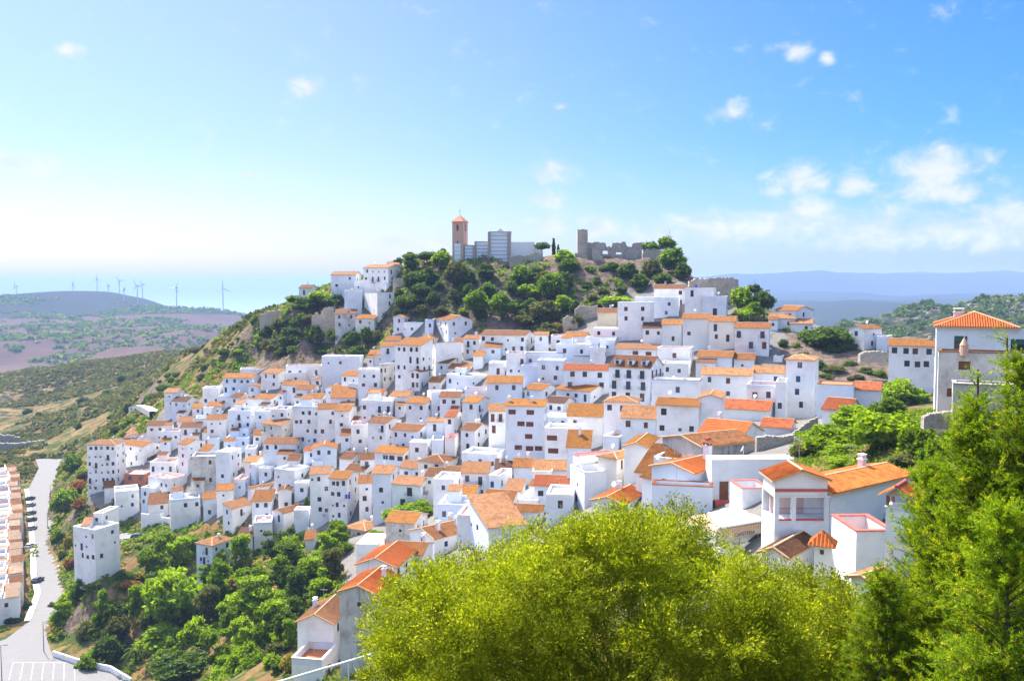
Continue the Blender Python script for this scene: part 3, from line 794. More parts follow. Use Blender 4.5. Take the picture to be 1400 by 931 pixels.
    if roof == 'flat':
        fl = o.get('floor', rng.choice(['white_plaster', 'pale_floor', 'terracotta_floor', 'pale_floor']))
        r.box(-a + 0.25, -0.25, 0.25, bb - 0.25, ht - 0.2, ht); r.build('roof', fl, root)
        t = 0.25; q = MB()
        q.box(-a, 0, 0, t, ht, h); q.box(-a, 0, bb - t, bb, ht, h); q.box(-a, -a + t, t, bb - t, ht, h); q.box(-t, 0, t, bb - t, ht, h)
        pr = q.build('parapet', wall, root)
        cop = o.get('coping')
        if cop:
            q = MB(); e = 0.06
            q.box(-a - e, e, -e, t + e, h, h + 0.07); q.box(-a - e, e, bb - t - e, bb + e, h, h + 0.07); q.box(-a - e, -a + t + e, t + e, bb - t - e, h, h + 0.07); q.box(-t - e, e, t + e, bb - t - e, h, h + 0.07)
            q.build('coping', cop, root)
        # stair head room on some terraces
        if o.get('hut', rng.random() < 0.35 and a > 6 and bb > 5 and Y > 140):
            q = MB(); x0 = -a + rng.uniform(0.3, 1.0); w_ = min(3.0, a * 0.4); d0 = bb - 3.2
            q.box(x0, x0 + w_, d0, bb - 0.3, ht + 0.002, ht + 2.3); hr = q.build('stair_room', wall, root)
            q = MB(); slope_roof(q, (x0 - 0.15, d0 - 0.2, ht + 2.42), (x0 + w_ + 0.15, d0 - 0.2, ht + 2.42), (x0 + w_ + 0.15, bb - 0.2, ht + 3.0), (x0 - 0.15, bb - 0.2, ht + 3.0), 0.48, amp=0.04)
            q.build('roof', [ROOFM[rng.choice('obgt')], 'ridge_mortar'], hr)
    else:
        r.build('roof', [ROOFM[rc], 'ridge_mortar', 'ridge_mortar'], root)
    # --- small lean-to built against the front
    if Y > 150 and 'nA' not in o and a > 5 and rng.random() < .5 and 'lab' not in o:
        aw, ad, ah = a * rng.uniform(.35, .6), rng.uniform(1.8, 2.8), rng.uniform(2.0, 3.0); x0 = rng.choice([-a + .05, -aw - .05])
        q = MB(); q.box(x0, x0 + aw, -ad, -.003, zb, ah)
        an_ = q.build('annexe', wall, root); q = MB()
        if rng.random() < .6:
            q.poly([(x0, -ad, ah), (x0, -.01, ah), (x0, -.01, ah + ad * .3)]); q.poly([(x0 + aw, -.01, ah), (x0 + aw, -ad, ah), (x0 + aw, -.01, ah + ad * .3)])
            slope_roof(q, (x0 - .1, -ad - .2, ah + .1), (x0 + aw + .1, -ad - .2, ah + .1), (x0 + aw + .1, -.01, ah + .16 + ad * .3), (x0 - .1, -.01, ah + .16 + ad * .3), pw, mi_t=1, mi_s=2, amp=am)
            q.build('roof', [wall, ROOFM[rng.choice('obgtr')], 'ridge_mortar'], an_)
        else:
            q.box(x0, x0 + aw, -ad, -ad + .2, ah, ah + .8); q.box(x0, x0 + .2, -ad + .2, -.003, ah, ah + .8); q.box(x0 + aw - .2, x0 + aw, -ad + .2, -.003, ah, ah + .8); q.build('parapet', wall, an_)
        fm_, pm_ = window_mesh(.7, .8, 'd'); f_ = link_copy(fm_, 'window', an_, (x0 + aw / 2, -ad - .01, .9)); link_copy(pm_, 'pane', f_, (0, -.04, 0))
    # --- chimney, aerial
    def chimney(x, y, zt, s=0.5, hh=1.3):
        b = MB(); zz = ht + 0.2
        b.box(x - s / 2, x + s / 2, y - s / 2, y + s / 2, zz - 0.3, zt); b.box(x - s / 2 - 0.08, x + s / 2 + 0.08, y - s / 2 - 0.08, y + s / 2 + 0.08, zt, zt + 0.1)
        for sx in (-1, 1):
            for sy in (-1, 1): b.box(x + sx * (s / 2 - 0.06) - 0.05, x + sx * (s / 2 - 0.06) + 0.05, y + sy * (s / 2 - 0.06) - 0.05, y + sy * (s / 2 - 0.06) + 0.05, zt + 0.1, zt + 0.4)
        b.box(x - s / 2 - 0.05, x + s / 2 + 0.05, y - s / 2 - 0.05, y + s / 2 + 0.05, zt + 0.4, zt + 0.5)
        return b.build('chimney', 'white_plaster', root)
    for ch in o.get('ch', []): chimney(-a * ch[0], bb * ch[1], ht + rh + ch[2], *(ch[3:]))
    if 'ch' not in o and roof != 'flat' and rng.random() < 0.22: chimney(-a * rng.uniform(0.2, 0.8), bb * rng.uniform(0.55, 0.8), ht + rh + 0.7)
    if o.get('aerial', rng.random() < 0.3):
        b = MB(); x, y = -a * 0.6, bb * 0.6; zt = ht + rh + 2.2
        b.tube((x, y, ht + rh * 0.5), (x, y, zt), 0.03, 0.03, 5); b.tube((x - 0.5, y, zt - 0.1), (x + 0.6, y, zt - 0.1), 0.015, 0.015, 4)
        for k in range(5): b.tube((x - 0.45 + k * 0.24, y - 0.3, zt - 0.1), (x - 0.45 + k * 0.24, y + 0.3, zt - 0.1), 0.01, 0.01, 4)
        b.build('aerial', 'steel', root)
    if rng.random() < .22 and Y > 90:
        b = MB(); x, y = -a * rng.uniform(.2, .8), bb * rng.uniform(.3, .6); zt = (ht + rh if roof != 'flat' else ht) + .9
        b.tube((x, y, ht), (x, y, zt), .03, .03, 5); b.tube((x, y - .02, zt + .1), (x - .05, y - .16, zt + .16), .12, .42, 10); b.build('satellite_dish', 'white_paint', root)
    if roof == 'flat' and rng.random() < .3 and Y > 120 and a > 4 and bb > 4:
        b = MB(); x = -a * rng.uniform(.25, .7); b.tube((x, bb * .5, ht + .01), (x, bb * .5, ht + 1.1), .5, .5, 10); b.build('water_tank', rng.choice(['steel', 'shutter_blue', 'white_paint']), root)
    HOUSES.append(dict(o=root, u=(uL + max(uC, uR)) / 2, v=(vE + vB) / 2, Y=Y, roof=roof, rc=rc, wall=wall, a=a, b=bb, h=h, rows=rows, lab=o.get('lab'), nwin=len(hA) + len(hB), par=par, bal=False))
    root['_dims'] = [a, bb, h]; del root['_dims']
    return dict(root=root, a=a, b=bb, h=h, ht=ht, th=th, Y=Y, base=base, rh=rh)

# ------------------------------------------------------------------ the village, house by house
S = 'stained_plaster'; CR = 'cream_plaster'; BL = 'blue_plaster'; OLD = 'old_plaster'
H = []
def A(*t, **k): H.append((t, k))
# lower left quarter
A(120,160,173,608,673,'hip','t',lab='tall five-storey white block with pale hipped roofs on the far corner of the village',nA=5,rows=6,skip=.1,found=8,balc=1)
A(168,197,221,611,648,'gA','o',found=3,lab='white house above the red brick storey, its gable window facing the valley')
A(170,198,212,648,672,'flat',wall='brick_red',ky=1.0,par=.3,found=9,floor='pale_floor',ww=(1.3,1.3),lab='red brick storey with a band of dark windows under the white house',hut=False)
A(173,190,203,592,606,'sA','p'); A(201,224,232,582,606,'gA','b'); A(221,246,251,589,609,'flat'); A(247,274,280,584,604,'gA','b'); A(276,284,296,591,600,'gA','o')
A(284,300,303,599,614,'flat'); A(244,257,282,608,650,'gA','o',lab='narrow white tower house with an orange gable in the lower quarter')
A(272,285,300,617,640,'sA','g'); A(262,296,301,623,667,'flat',wall=S); A(295,315,331,618,662,'flat'); A(309,324,330,611,622,'gA','b')
A(205,240,250,631,652,'flat'); A(202,217,222,629,634,'sA','d')
A(203,231,257,655,690,'flat',coping='pink_floor',floor='pink_floor',lab='white terraced house with a salmon coloured roof terrace above the ruined barn',nA=4)
A(193,212,232,667,698,'flat',lab='white house with a dark doorway at the lowest edge of the village')
A(230,243,262,682,702,'sA','d',wall=S,lab='ruined barn with a dark brown lean-to roof and crumbling wall')
A(278,296,299,681,706,'gA','o'); A(296,319,323,670,703,'gA','o'); A(305,318,347,696,736,'sB','t',wall='white_plaster',nB=1,lab='white house with cracked plain side wall above the brown hip-roofed house')
A(269,291,321,746,797,'hip','t',Y=223,nA=5,lab='large white house with a broad tan hipped roof above the pine wood',ch=[(.4,.6,.4)],found=8)
A(323,344,356,735,748,'sA','d',ky=.99)
A(101,131,165,724,778,'flat',Y=224,nA=4,nB=2,par=.7,lab='detached white apartment house with stepped terraces below the village',found=6,hut=False)
A(128,140,163,702,722,'flat',Y=232,par=.4,lab='upper storey block set back on the detached white apartment house',coping='pale_floor')
A(113,122,131,718,727,'gA','p',Y=227,ky=1)
A(305,345,356,517,542,'gA','o',lab='wide white house with a two-tone orange roof at the upper left village edge'); A(328,368,371,504,516,'flat',lab='low white house with red awnings on the upper left rim')
A(359,381,399,511,537,'gA','t'); A(375,396,402,503,515,'gA','o'); A(391,440,443,500,521,'flat',floor='terracotta_floor'); A(385,404,421,527,549,'gA','o'); A(405,428,437,533,554,'gA','b')
A(347,371,388,546,563,'gA','o'); A(315,328,346,544,562,'gA','b'); A(300,315,320,541,556,'flat'); A(277,300,305,530,553,'flat')
A(225,242,253,537,572,'gA','p',lab='white house with a pale roof at the very corner next to the viewpoint path'); A(235,256,270,549,573,'gA','d'); A(250,265,285,541,557,'flat'); A(282,302,313,556,570,'gA','o')
A(283,309,313,573,598,'gA','o'); A(268,284,287,571,590,'flat'); A(243,262,269,576,590,'gA','t'); A(312,343,353,561,598,'flat'); A(350,372,386,562,587,'flat'); A(370,392,403,559,592,'flat',floor='pink_floor')
A(400,436,451,556,608,'flat',nA=4,found=8); A(358,385,409,582,607,'sA','t',wall=S); A(346,357,362,595,609,'gA','o'); A(308,340,347,598,613,'flat',wall=BL); A(360,405,417,607,630,'gA','b')
A(335,350,364,632,657,'gA','t'); A(335,350,354,613,630,'flat'); A(364,385,396,618,632,'gA','b'); A(375,403,426,643,682,'flat',lab='tall white cube house with flat roof terrace and few windows in the lower quarter',found=8,nB=1)
A(393,408,417,630,643,'gA','b'); A(339,343,376,668,702,'gB','o',nB=0); A(372,388,418,702,727,'gB','b',lab='white house with a brown and orange gable and wide terrace beside the green shrub'); A(320,335,346,655,682,'flat',floor='pink_floor',coping='pink_floor'); A(343,350,379,635,666,'flat',nB=1)
A(424,451,457,648,712,'gA','p',found=8,nA=3,lab='tall pale blue-white house with a pink tiled roof rising from the trees'); A(450,475,491,655,713,'gA','g',found=8,nA=3); A(491,508,511,660,706,'gA','o',found=6); A(509,535,548,648,706,'gA','t',found=6,win='d')
A(536,575,592,664,698,'gA','p',ww=(1.3,2.0),nA=4,balc=.9,lab='white house with a row of dark french windows and iron balconies under a pinkish roof'); A(547,575,588,641,662,'gA','t',ch=[(.15,.2,.8)]); A(512,552,570,621,642,'gA','g',ww=(1.6,1.2),nA=4,lab='long low white house with three wide windows under a golden roof')
A(571,607,626,633,652,'hip','b',lab='cream walled house with a broad brown hipped roof in the middle of the slope',wall=CR); A(472,498,513,645,664,'gA','b'); A(464,480,500,628,647,'gA','b'); A(492,512,515,628,641,'gA','b')
A(583,612,620,651,664,'gA','b'); A(608,632,637,650,664,'gA','b'); A(592,620,631,655,692,'flat',lab='white house with red and blue laundry on its flat roof terrace',par=.6,hut=False,nA=1); A(617,648,659,677,697,'gA','g',lab='white house with a golden brown roof darkened on one edge near the twin chimneys')
A(598,640,650,690,716,'flat',wall=BL,found=6); A(631,668,672,647,682,'sA','t'); A(668,682,700,650,682,'flat'); A(631,680,693,621,650,'flat',lab='long plain white house with a roof terrace and brown pergola',hut=False); A(677,700,703,642,656,'sA','d')
A(702,727,730,639,660,'gA','o',lab='white house with a bright orange roof beside a longer tan roof',ww=(1.2,.9)); A(728,775,778,643,662,'gA','t'); A(730,776,780,665,692,'gA','r',lab='white house with a corrugated red-brown roof below the long tan roof'); A(746,783,788,676,722,'flat',par=.5,floor='pale_floor',hut=False,nA=1)
A(690,712,722,672,692,'sA','p'); A(660,700,712,686,712,'gA','o'); A(682,700,708,703,722,'gA','b'); A(708,735,748,684,716,'flat',lab='white terrace house with a red door in its roof room',hut=True)
A(560,594,660,737,768,'gB','b',Y=152,th=48,ch=[(.28,.22,.9,.6),(.3,.62,.9,.6),(.75,.72,.6,.6)],lab='white house with a long mottled brown roof and tall white chimneys',found=8,nB=2,nA=1)
A(527,566,585,716,750,'gA','g',Y=172,wall=S,lab='grey stained gable wall behind the house with the long brown roof',nA=1,rows=1)
A(624,681,690,706,750,'flat',Y=150,par=.4,floor='pink_floor',coping='pale_floor',lab='white box house with pink flat roof next to the near tree',nA=0,hut=False,found=8)
A(640,668,720,722,748,'sB','p',Y=142,nB=1,found=8)
A(487,516,530,744,772,'flat',Y=172,par=.1,floor='white_paint',lab='small white house with a clean flat roof above the orange gables',nA=1,hut=False)
A(486,541,558,776,806,'gB','n',Y=134,b=9,th=14,pitch=20,lab='white house with a bright orange ridged roof, upper of the two by the near tree',found=9,nA=1)
A(464,516,533,813,900,'gB','n',Y=117,b=8,th=14,pitch=20,wall=S,lab='tall stained house with a bright orange gable, the lower one beside the near tree',nA=1,rows=1,found=9)
A(406,456,466,853,905,'gB','p',Y=128,b=8,th=10,pitch=24,lab='white house with brown-pink gable roof and an orange door onto a red terrace',hA=[],nB=2,found=6,ch=[(.85,.6,.3,.6)],aerial=True)
A(398,441,452,902,945,'flat',Y=122,b=6,th=10,par=1.0,floor='terracotta_floor',coping='pale_floor',lab='terracotta floored terrace block in front of the pink-roofed house',hA=[],nB=1,found=8,hut=False)
A(540,577,592,759,785,'gA','o',Y=142,found=8); A(470,500,527,726,742,'hip','t',Y=205,wall=OLD,lab='low grey house with a rough patched tile roof in front of the balconied houses',pitch=14,found=6)
A(417,429,433,737,745,'gA','o',Y=212); A(347,372,374,713,738,'flat',floor='pink_floor')
# upper middle quarter
A(440,492,505,487,514,'flat',th=4,b=6,nA=3,rows=1,lab='long blank white wall of the uppermost house under the wooded cliff',hut=False); A(518,524,543,498,537,'flat',wall=S,nB=3); A(504,525,531,485,499,'gA','o'); A(490,520,524,505,540,'flat')
A(540,576,592,473,531,'sA','g',nA=4,rows=4,b=6,found=6,lab='tall four-storey white block with small dark windows and a narrow golden roof edge'); A(590,596,632,475,520,'sD','g',nB=2,lab='tall white gabled house joined to the four-storey block'); A(572,588,605,463,476,'hip','g',lab='small square house with a bright golden hipped roof above the four-storey block',ww=(.5,1.6),nA=4,rows=1)
A(526,545,553,466,480,'gA','o'); A(520,540,544,474,492,'gA','o'); A(538,551,568,434,460,'gB','p',win='r',lab='white house with a peaked gable close under the dark cliff'); A(551,556,583,441,465,'flat',nB=2); A(581,592,596,437,458,'flat',wall=BL)
A(593,613,646,438,470,'gA','o',nA=3,win='dr',lab='large white house with a big orange gable below the church cliff',nB=2); A(620,640,650,469,482,'gA','o'); A(657,718,730,459,487,'gA','b',nA=6,lab='long white house with a red-brown roof under the trees below the church'); A(662,684,691,475,494,'gA','o'); A(647,660,668,487,508,'gA','g')
A(668,690,694,496,514,'flat'); A(596,613,632,497,519,'gA','b'); A(613,640,652,505,517,'gA','o'); A(561,574,591,509,537,'gB','b',ww=(.9,1.5),nA=2,nB=2,lab='small white house with arched loggia and brown gable in the upper middle'); A(586,602,613,523,540,'gA','o')
A(610,640,666,514,542,'flat',lab='white house with flat terrace and dark pergola frame in the upper middle'); A(665,714,717,524,547,'sA','g',nA=2); A(532,557,572,543,563,'gA','t'); A(502,523,531,540,556,'gA','r'); A(467,500,518,515,537,'gA','o'); A(446,462,468,514,530,'gA','o'); A(492,505,510,525,541,'gA','o')
A(398,419,424,527,547,'gA','o'); A(418,440,450,545,563,'gA','o'); A(435,460,463,559,602,'gA','o',found=8); A(458,478,488,562,602,'gA','o'); A(494,535,547,548,582,'flat',nA=4); A(471,488,496,577,592,'gA','r'); A(503,528,549,579,615,'gA','b',lab='white house with a roof half dark brown and half golden'); A(466,480,484,595,613,'gA','o'); A(480,503,506,580,612,'flat')
A(535,571,590,590,618,'gA','b',nA=3,lab='pale blue-white house with a plain tan end wall'); A(555,582,601,552,580,'gA','g'); A(584,590,633,536,572,'flat',nB=2); A(608,620,633,571,600,'gA','r'); A(632,652,672,551,583,'gA','g',lab='white house with a square golden roof, left of the big brown-shuttered block'); A(608,622,627,599,627,'flat',coping='red_trim')
A(630,649,669,589,622,'gA','b',lab='white house with a brown roof falling to a small balcony'); A(590,606,609,601,620,'flat',wall=BL); A(668,691,693,562,625,'gA','t',win='r',ww=(.9,1.9),nA=2,rows=3,lab='narrow white house with tall brown shutters beside the big block',skip=0)
A(691,744,749,556,629,'gA','g',win='r',nA=4,ww=(1.7,1.1),rows=5,lab='big five-storey white block with wide brown-shuttered windows and a golden roof',ch=[(.35,.3,.5),(.95,.3,.5)],balc=0)
A(744,795,800,586,630,'flat',win='r',ww=(2.2,1.1),nA=2,rows=3,lab='white block with wide brown shutters and a railed roof terrace',hut=False,skip=0); A(746,778,783,570,588,'flat',par=.4)
A(717,741,763,534,552,'gA','g',lab='white house with a clear golden roof and small dark windows under the eave'); A(745,770,786,552,572,'gA','d'); A(760,807,829,536,553,'gA','g',lab='white house under the largest golden roof in the middle of the village'); A(775,823,827,570,602,'sA','g',nA=2,pitch=24,lab='white house with a broad orange-gold roof above a single wide window')
A(825,871,876,551,592,'hip','t',nA=3,b=6,lab='white house with a low pale yellow roof, left of the ribbed yellow one'); A(849,896,900,573,592,'sA','t',win='r',lab='white house with a ribbed tan roof and brown shutters',pitch=22)
A(832,888,906,504,554,'gA','b',nA=3,rows=3,ww=(1.2,2.0),balc=1,skip=0,pitch=26,b=10,lab='white three-storey house with three dormers and rows of black iron balconies',ch=[]); A(770,832,836,507,537,'gA','r',nA=3,ww=(1.2,1.4)); A(806,827,831,475,500,'flat',win='r',nA=1,rows=1,ww=(2.5,1.2),lab='white cube room with one wide brown window above the dormered house',hut=False)
A(785,806,812,487,500,'sA','b',pitch=24); A(841,897,903,478,492,'gA','p',win='r',ww=(1.6,1.2),nA=3,rows=1,lab='white house with a pinkish roof directly behind the dormered house'); A(898,943,948,476,505,'flat',nA=1); A(890,957,961,521,556,'flat',coping='frame_dark',nA=3,lab='white house with a dark trimmed terrace to the east of the balconied house',hut=False)
A(903,940,944,497,521,'flat',nA=2,par=.5,hut=False)
A(844,889,894,413,467,'flat',nA=2,rows=2,lab='tall blank white house with few windows below the castle rock',found=8,hut=False); A(868,928,931,406,437,'flat',nA=2,hut=False); A(894,936,938,395,420,'gA','b',ky=1.0,lab='uppermost white house with a brown roof against the castle wall'); A(936,975,979,393,432,'flat',par=.2,floor='pink_floor',coping='tile_pink',nA=2,ky=.99,rows=2,lab='white square house with four windows below the castle wall'); A(960,993,995,405,433,'flat',nA=1,ky=.985,ww=(1.2,2.0),par=.2)
A(879,907,909,449,475,'sA','d'); A(905,932,935,444,475,'gA','o',wall=CR,nA=1); A(933,970,972,436,476,'gA','o',wall=CR,nA=2,lab='long weathered cream house with an orange roof, western half'); A(969,1004,1008,440,478,'gA','o',wall=CR,nA=2,lab='long weathered cream house with an orange roof, eastern half'); A(1004,1051,1054,449,490,'gA','o',nA=3,win='dr',ww=(1.1,1.8),balc=.8,lab='white house with an orange roof and two small balconies above a dark gap')
A(953,1000,1006,489,510,'gA','o',win='r'); A(1003,1031,1034,492,508,'gA','o',win='r'); A(958,1028,1030,514,552,'gA','t',nA=3,lab='wide white house with a ragged pale tan roof west of the tower house'); A(1028,1071,1073,511,548,'gA','t'); A(1057,1069,1073,487,504,'flat',par=.2,nA=0)
A(1073,1111,1118,493,568,'hip','t',nA=1,nB=1,rows=4,b=8,pitch=15,found=6,lab='square white tower house with a shallow tan hipped roof and stacked single windows'); A(1060,1074,1076,522,568,'flat',nA=1,rows=3,found=6); A(1116,1166,1169,527,568,'flat',par=.2,nA=1,rows=1,coping='tile_orange',lab='long low white wall house with thin tiled edge, east of the tower house'); A(1168,1203,1206,534,546,'gA','r')
A(1020,1062,1066,527,569,'flat',nA=2,hut=False)
A(1060,1087,1112,425,447,'gA','o',lab='white house with an orange gable and rooftop water tank beyond the trees',nB=1); A(1051,1087,1090,436,450,'gA','p'); A(1080,1110,1113,443,458,'gA','p')
A(1160,1181,1205,450,480,'gB','o',lab='white house with a peaked orange gable behind the dark round tree',nB=1); A(1198,1212,1220,460,480,'flat')
A(1214,1276,1279,474,520,'gA','g',nA=4,rows=3,lab='three-storey white house with a yellow tiled roof next to the rocky crag',ch=[(.1,.5,.3)],ww=(1.1,1.3),found=8,balc=1,th=24)
A(1124,1160,1176,562,580,'gA','r',pitch=26,Y=150); A(1140,1166,1168,556,582,'flat',Y=158,par=.3,nA=0)
# middle distance filling
A(714,770,773,483,507,'flat',wall='white_plaster',nA=3,coping='frame_dark'); A(734,770,774,493,530,'flat'); A(760,806,810,471,500,'flat',nA=2); A(692,718,721,483,521,'flat',nA=2); A(733,748,751,512,528,'flat',coping='red_trim',par=.3,nA=2); A(712,760,764,500,530,'flat',wall=BL,nA=3)
A(753,774,777,459,478,'flat'); A(773,801,805,460,474,'gA','o'); A(781,799,802,477,488,'gA','o'); A(811,845,848,449,468,'flat',nA=3,ww=(.9,1.1),par=.2,floor='white_plaster'); A(800,842,846,462,480,'flat',hut=False)
A(817,843,846,428,448,'gA','b',wall='tan_plaster',nA=0,lab='low stone-coloured house with a brown roof beside the old castle walls')
A(897,955,960,556,602,'gA','g',nA=3,b=6,lab='white house with golden roof and a round arched upper terrace'); A(955,985,990,545,600,'gB','t',nA=0,found=8); A(984,1050,1060,562,578,'gA','r',lab='long white house with a red-orange ribbed roof below the wide tan-roofed house',pitch=20)
A(950,1010,1040,603,614,'gA','n',Y=132,th=34,b=11,pitch=20,lab='broad orange roofed house above the old grey wall',found=8,nA=0); A(1040,1080,1088,586,600,'gA','r',Y=148,lab='orange roofed house with a pink terrace and white posts'); 
A(905,960,1035,612,630,'gB','b',Y=122,wall=OLD,th=62,pitch=12,nB=2,found=8,lab='long grey-brown old house with crumbling plaster and a sagging roof')
A(853,884,907,612,640,'gB','g',Y=132,b=9,th=20,nA=0,lab='white house with a steep mottled orange roof below the wide white wall'); A(817,843,878,628,668,'hip','t',Y=140,th=42,pitch=12,nA=0,nB=2,win='D',ww=(.6,1.5),lab='cream house with a flat diamond-shaped tan roof',wall=CR,found=8)
A(775,806,810,612,624,'sA','g',Y=158,pitch=26); A(824,845,862,597,615,'flat',Y=175)
A(869,912,930,650,668,'sA','o',Y=122,pitch=22,th=30,b=7,found=8); A(893,935,940,628,650,'flat',Y=122,floor='pink_floor',lab='white roof terrace with terracotta pots and a tiled chimney',ch=[(.05,.8,1.2,.6)],hut=False,nA=0,th=30,b=6,found=8)
# the near right quarter
A(779,799,864,646,705,'flat',Y=140,th=72,floor='pale_floor',coping='pale_floor',nB=0,nA=1,rows=2,lab='large white terrace house with a blank wall and red-edged upper room',hut=False,found=10,par=1.1)
A(783,791,840,623,650,'flat',Y=146,th=64,par=.15,coping='red_trim',floor='pink_floor',nA=0,nB=1,hB=[(3.2,4.0,.15,2.05)],win='y',lab='white roof room with a red edge and pale green door on the terrace house',hut=False,found=2)
A(808,852,880,690,705,'gB','n',Y=118,th=30,b=8,found=9,nA=0,lab='red-orange hip-ended roof peeping over the near tree')
A(884,890,941,655,690,'sA','o',Y=112,th=52,nB=2,win='r',ww=(1.1,1.4),lab='white house with a brown striped roof slanting down and brown windows',found=9,pitch=14,b=6)
A(890,974,977,666,705,'flat',Y=98,th=12,b=2.5,par=.3,coping='tile_red',nA=0,floor='pale_floor',lab='pale grey garden wall house front with tiled top edge',hut=False,found=8)
A(938,948,996,648,692,'gB','n',Y=101,th=46,nB=0,a=6,pitch=14,lab='white house with an orange roof and tiled chimney beside the brown door',found=8)
A(967,972,1086,628,690,'flat',Y=100,th=87,a=2.4,par=.1,nB=0,nA=0,floor='pale_floor',lab='high white wall house with a brown door and red steps',hut=False,found=8)
A(1002,1014,1052,668,694,'flat',Y=92,th=86,a=4,par=.9,coping='red_trim',nA=0,nB=0,lab='white terrace box with a red coping in front of the high white wall',hut=False,found=6)
A(1050,1059,1132,657,677,'gA','n',Y=66.4,th=90,a=3.0,nB=0,nA=1,rows=1,pitch=19,lab='white gabled house with an orange roof and red eave band above the loggia',found=.02)
A(1114,1133,1244,676,772,'gB','n',Y=66.8,th=54,a=4.6,nB=0,nA=0,pitch=13,lab='large white house with a long bright orange roof on the near right',found=8,aerial=True,plainD=True)
A(1157,1169,1222,726,800,'flat',Y=59,th=88,a=4.2,par=1.0,coping='red_trim',nA=0,nB=0,lab='tall white terrace block with a pink-red coping in front of the large orange roof',hut=False,found=6)
A(1168,1196,1262,800,840,'gB','t',Y=50,th=56,nB=0,nA=0,pitch=18,lab='low white house with a pale orange roof at the foot of the conifer',found=6,plainD=True)
A(1278,1388,1445,449,520,'hip','n',Y=92,th=25,b=9,pitch=20,nA=2,rows=1,win='g',ww=(1.25,1.2),hA=[(1.72,2.97,3.0,4.5),(7.0,8.3,2.8,4.3)],lab='large white house with a corrugated red-orange hipped roof at the right edge',found=8,ch=[(.7,.7,-.1,1.0)])
A(1280,1392,1440,484,572,'flat',Y=81,th=25,b=3.5,par=.1,coping='tile_orange',wall=S,floor='tile_orange',win='D',hA=[(1.7,2.7,4.3,5.1),(6.6,7.7,4.3,5.1),(.8,1.6,1.7,2.5)],lab='weather-stained old house with a thin tiled edge in front of the large white house',found=8,hut=False)
A(1301,1385,1420,528,575,'flat',Y=77,th=25,b=3,par=.1,wall=OLD,coping='wall_stone',floor='concrete',hA=[(1.5,2.2,1.0,1.6)],lab='low grey lean-to annexe against the weather-stained house',hut=False,found=6)
# upper left quarter on the spur
A(409,425,434,394,408,'gA','b',lab='small isolated white house at the far end of the spur'); A(453,487,494,376,404,'gA','p',lab='white house with a pale pink roof high on the spur',nA=2); A(497,531,548,366,393,'gA','p',lab='highest white house on the spur with a brown-pink roof',nB=2); A(471,495,498,396,425,'flat',nA=1); A(484,505,508,384,398,'flat')
A(530,545,549,362,372,'gA','p'); A(537,551,556,380,392,'flat',wall='wall_stone',nA=0); A(510,528,553,388,398,'flat',hut=False)
A(498,516,552,400,443,'flat',par=.3,floor='pale_floor',coping='castle_stone',nA=2,nB=1,ww=(.6,1.6),lab='white fortress-like church house with narrow slit windows on the spur',found=12,hut=False)
A(458,486,490,429,452,'sA','b',wall=S,lab='stained house with a sunken brown roof on the cliff edge below the spur',found=8); A(486,512,524,436,455,'gA','o',wall=CR,lab='cream house with an orange roof on the cliff edge below the spur',found=8)
INFO = [house(*t, **k) for t, k in H]
# ------------------------------------------------------------------ filling the gaps between the listed houses
def hs_boxes(): return [(i['base'].x - i['a'] / 2 * math.cos(i['th']) + i['b'] / 2 * math.sin(i['th']), i['base'].y + i['a'] / 2 * math.sin(i['th']) + i['b'] / 2 * math.cos(i['th']), i['a'], i['b'], i['th']) for i in INFO]
BOX = hs_boxes()
def box_free(cx, cy, a, b, th, gap=0.15):
    def corners(cx, cy, a, b, th):
        c, s = math.cos(th), math.sin(th)
        return [(cx + x * c + y * s, cy - x * s + y * c) for x, y in ((-a / 2, -b / 2), (a / 2, -b / 2), (a / 2, b / 2), (-a / 2, b / 2))]
    for (x2, y2, a2, b2, t2) in BOX:
        if math.hypot(cx - x2, cy - y2) > (a + b + a2 + b2): continue
        sep = False
        for t in (th, t2):
            for ax in ((math.cos(t), -math.sin(t)), (math.sin(t), math.cos(t))):
                p = [q[0] * ax[0] + q[1] * ax[1] for q in corners(cx, cy, a, b, th)]; q2 = [q[0] * ax[0] + q[1] * ax[1] for q in corners(x2, y2, a2, b2, t2)]
                if max(p) < min(q2) - gap or max(q2) < min(p) - gap: sep = True
        if not sep: return False
    return True
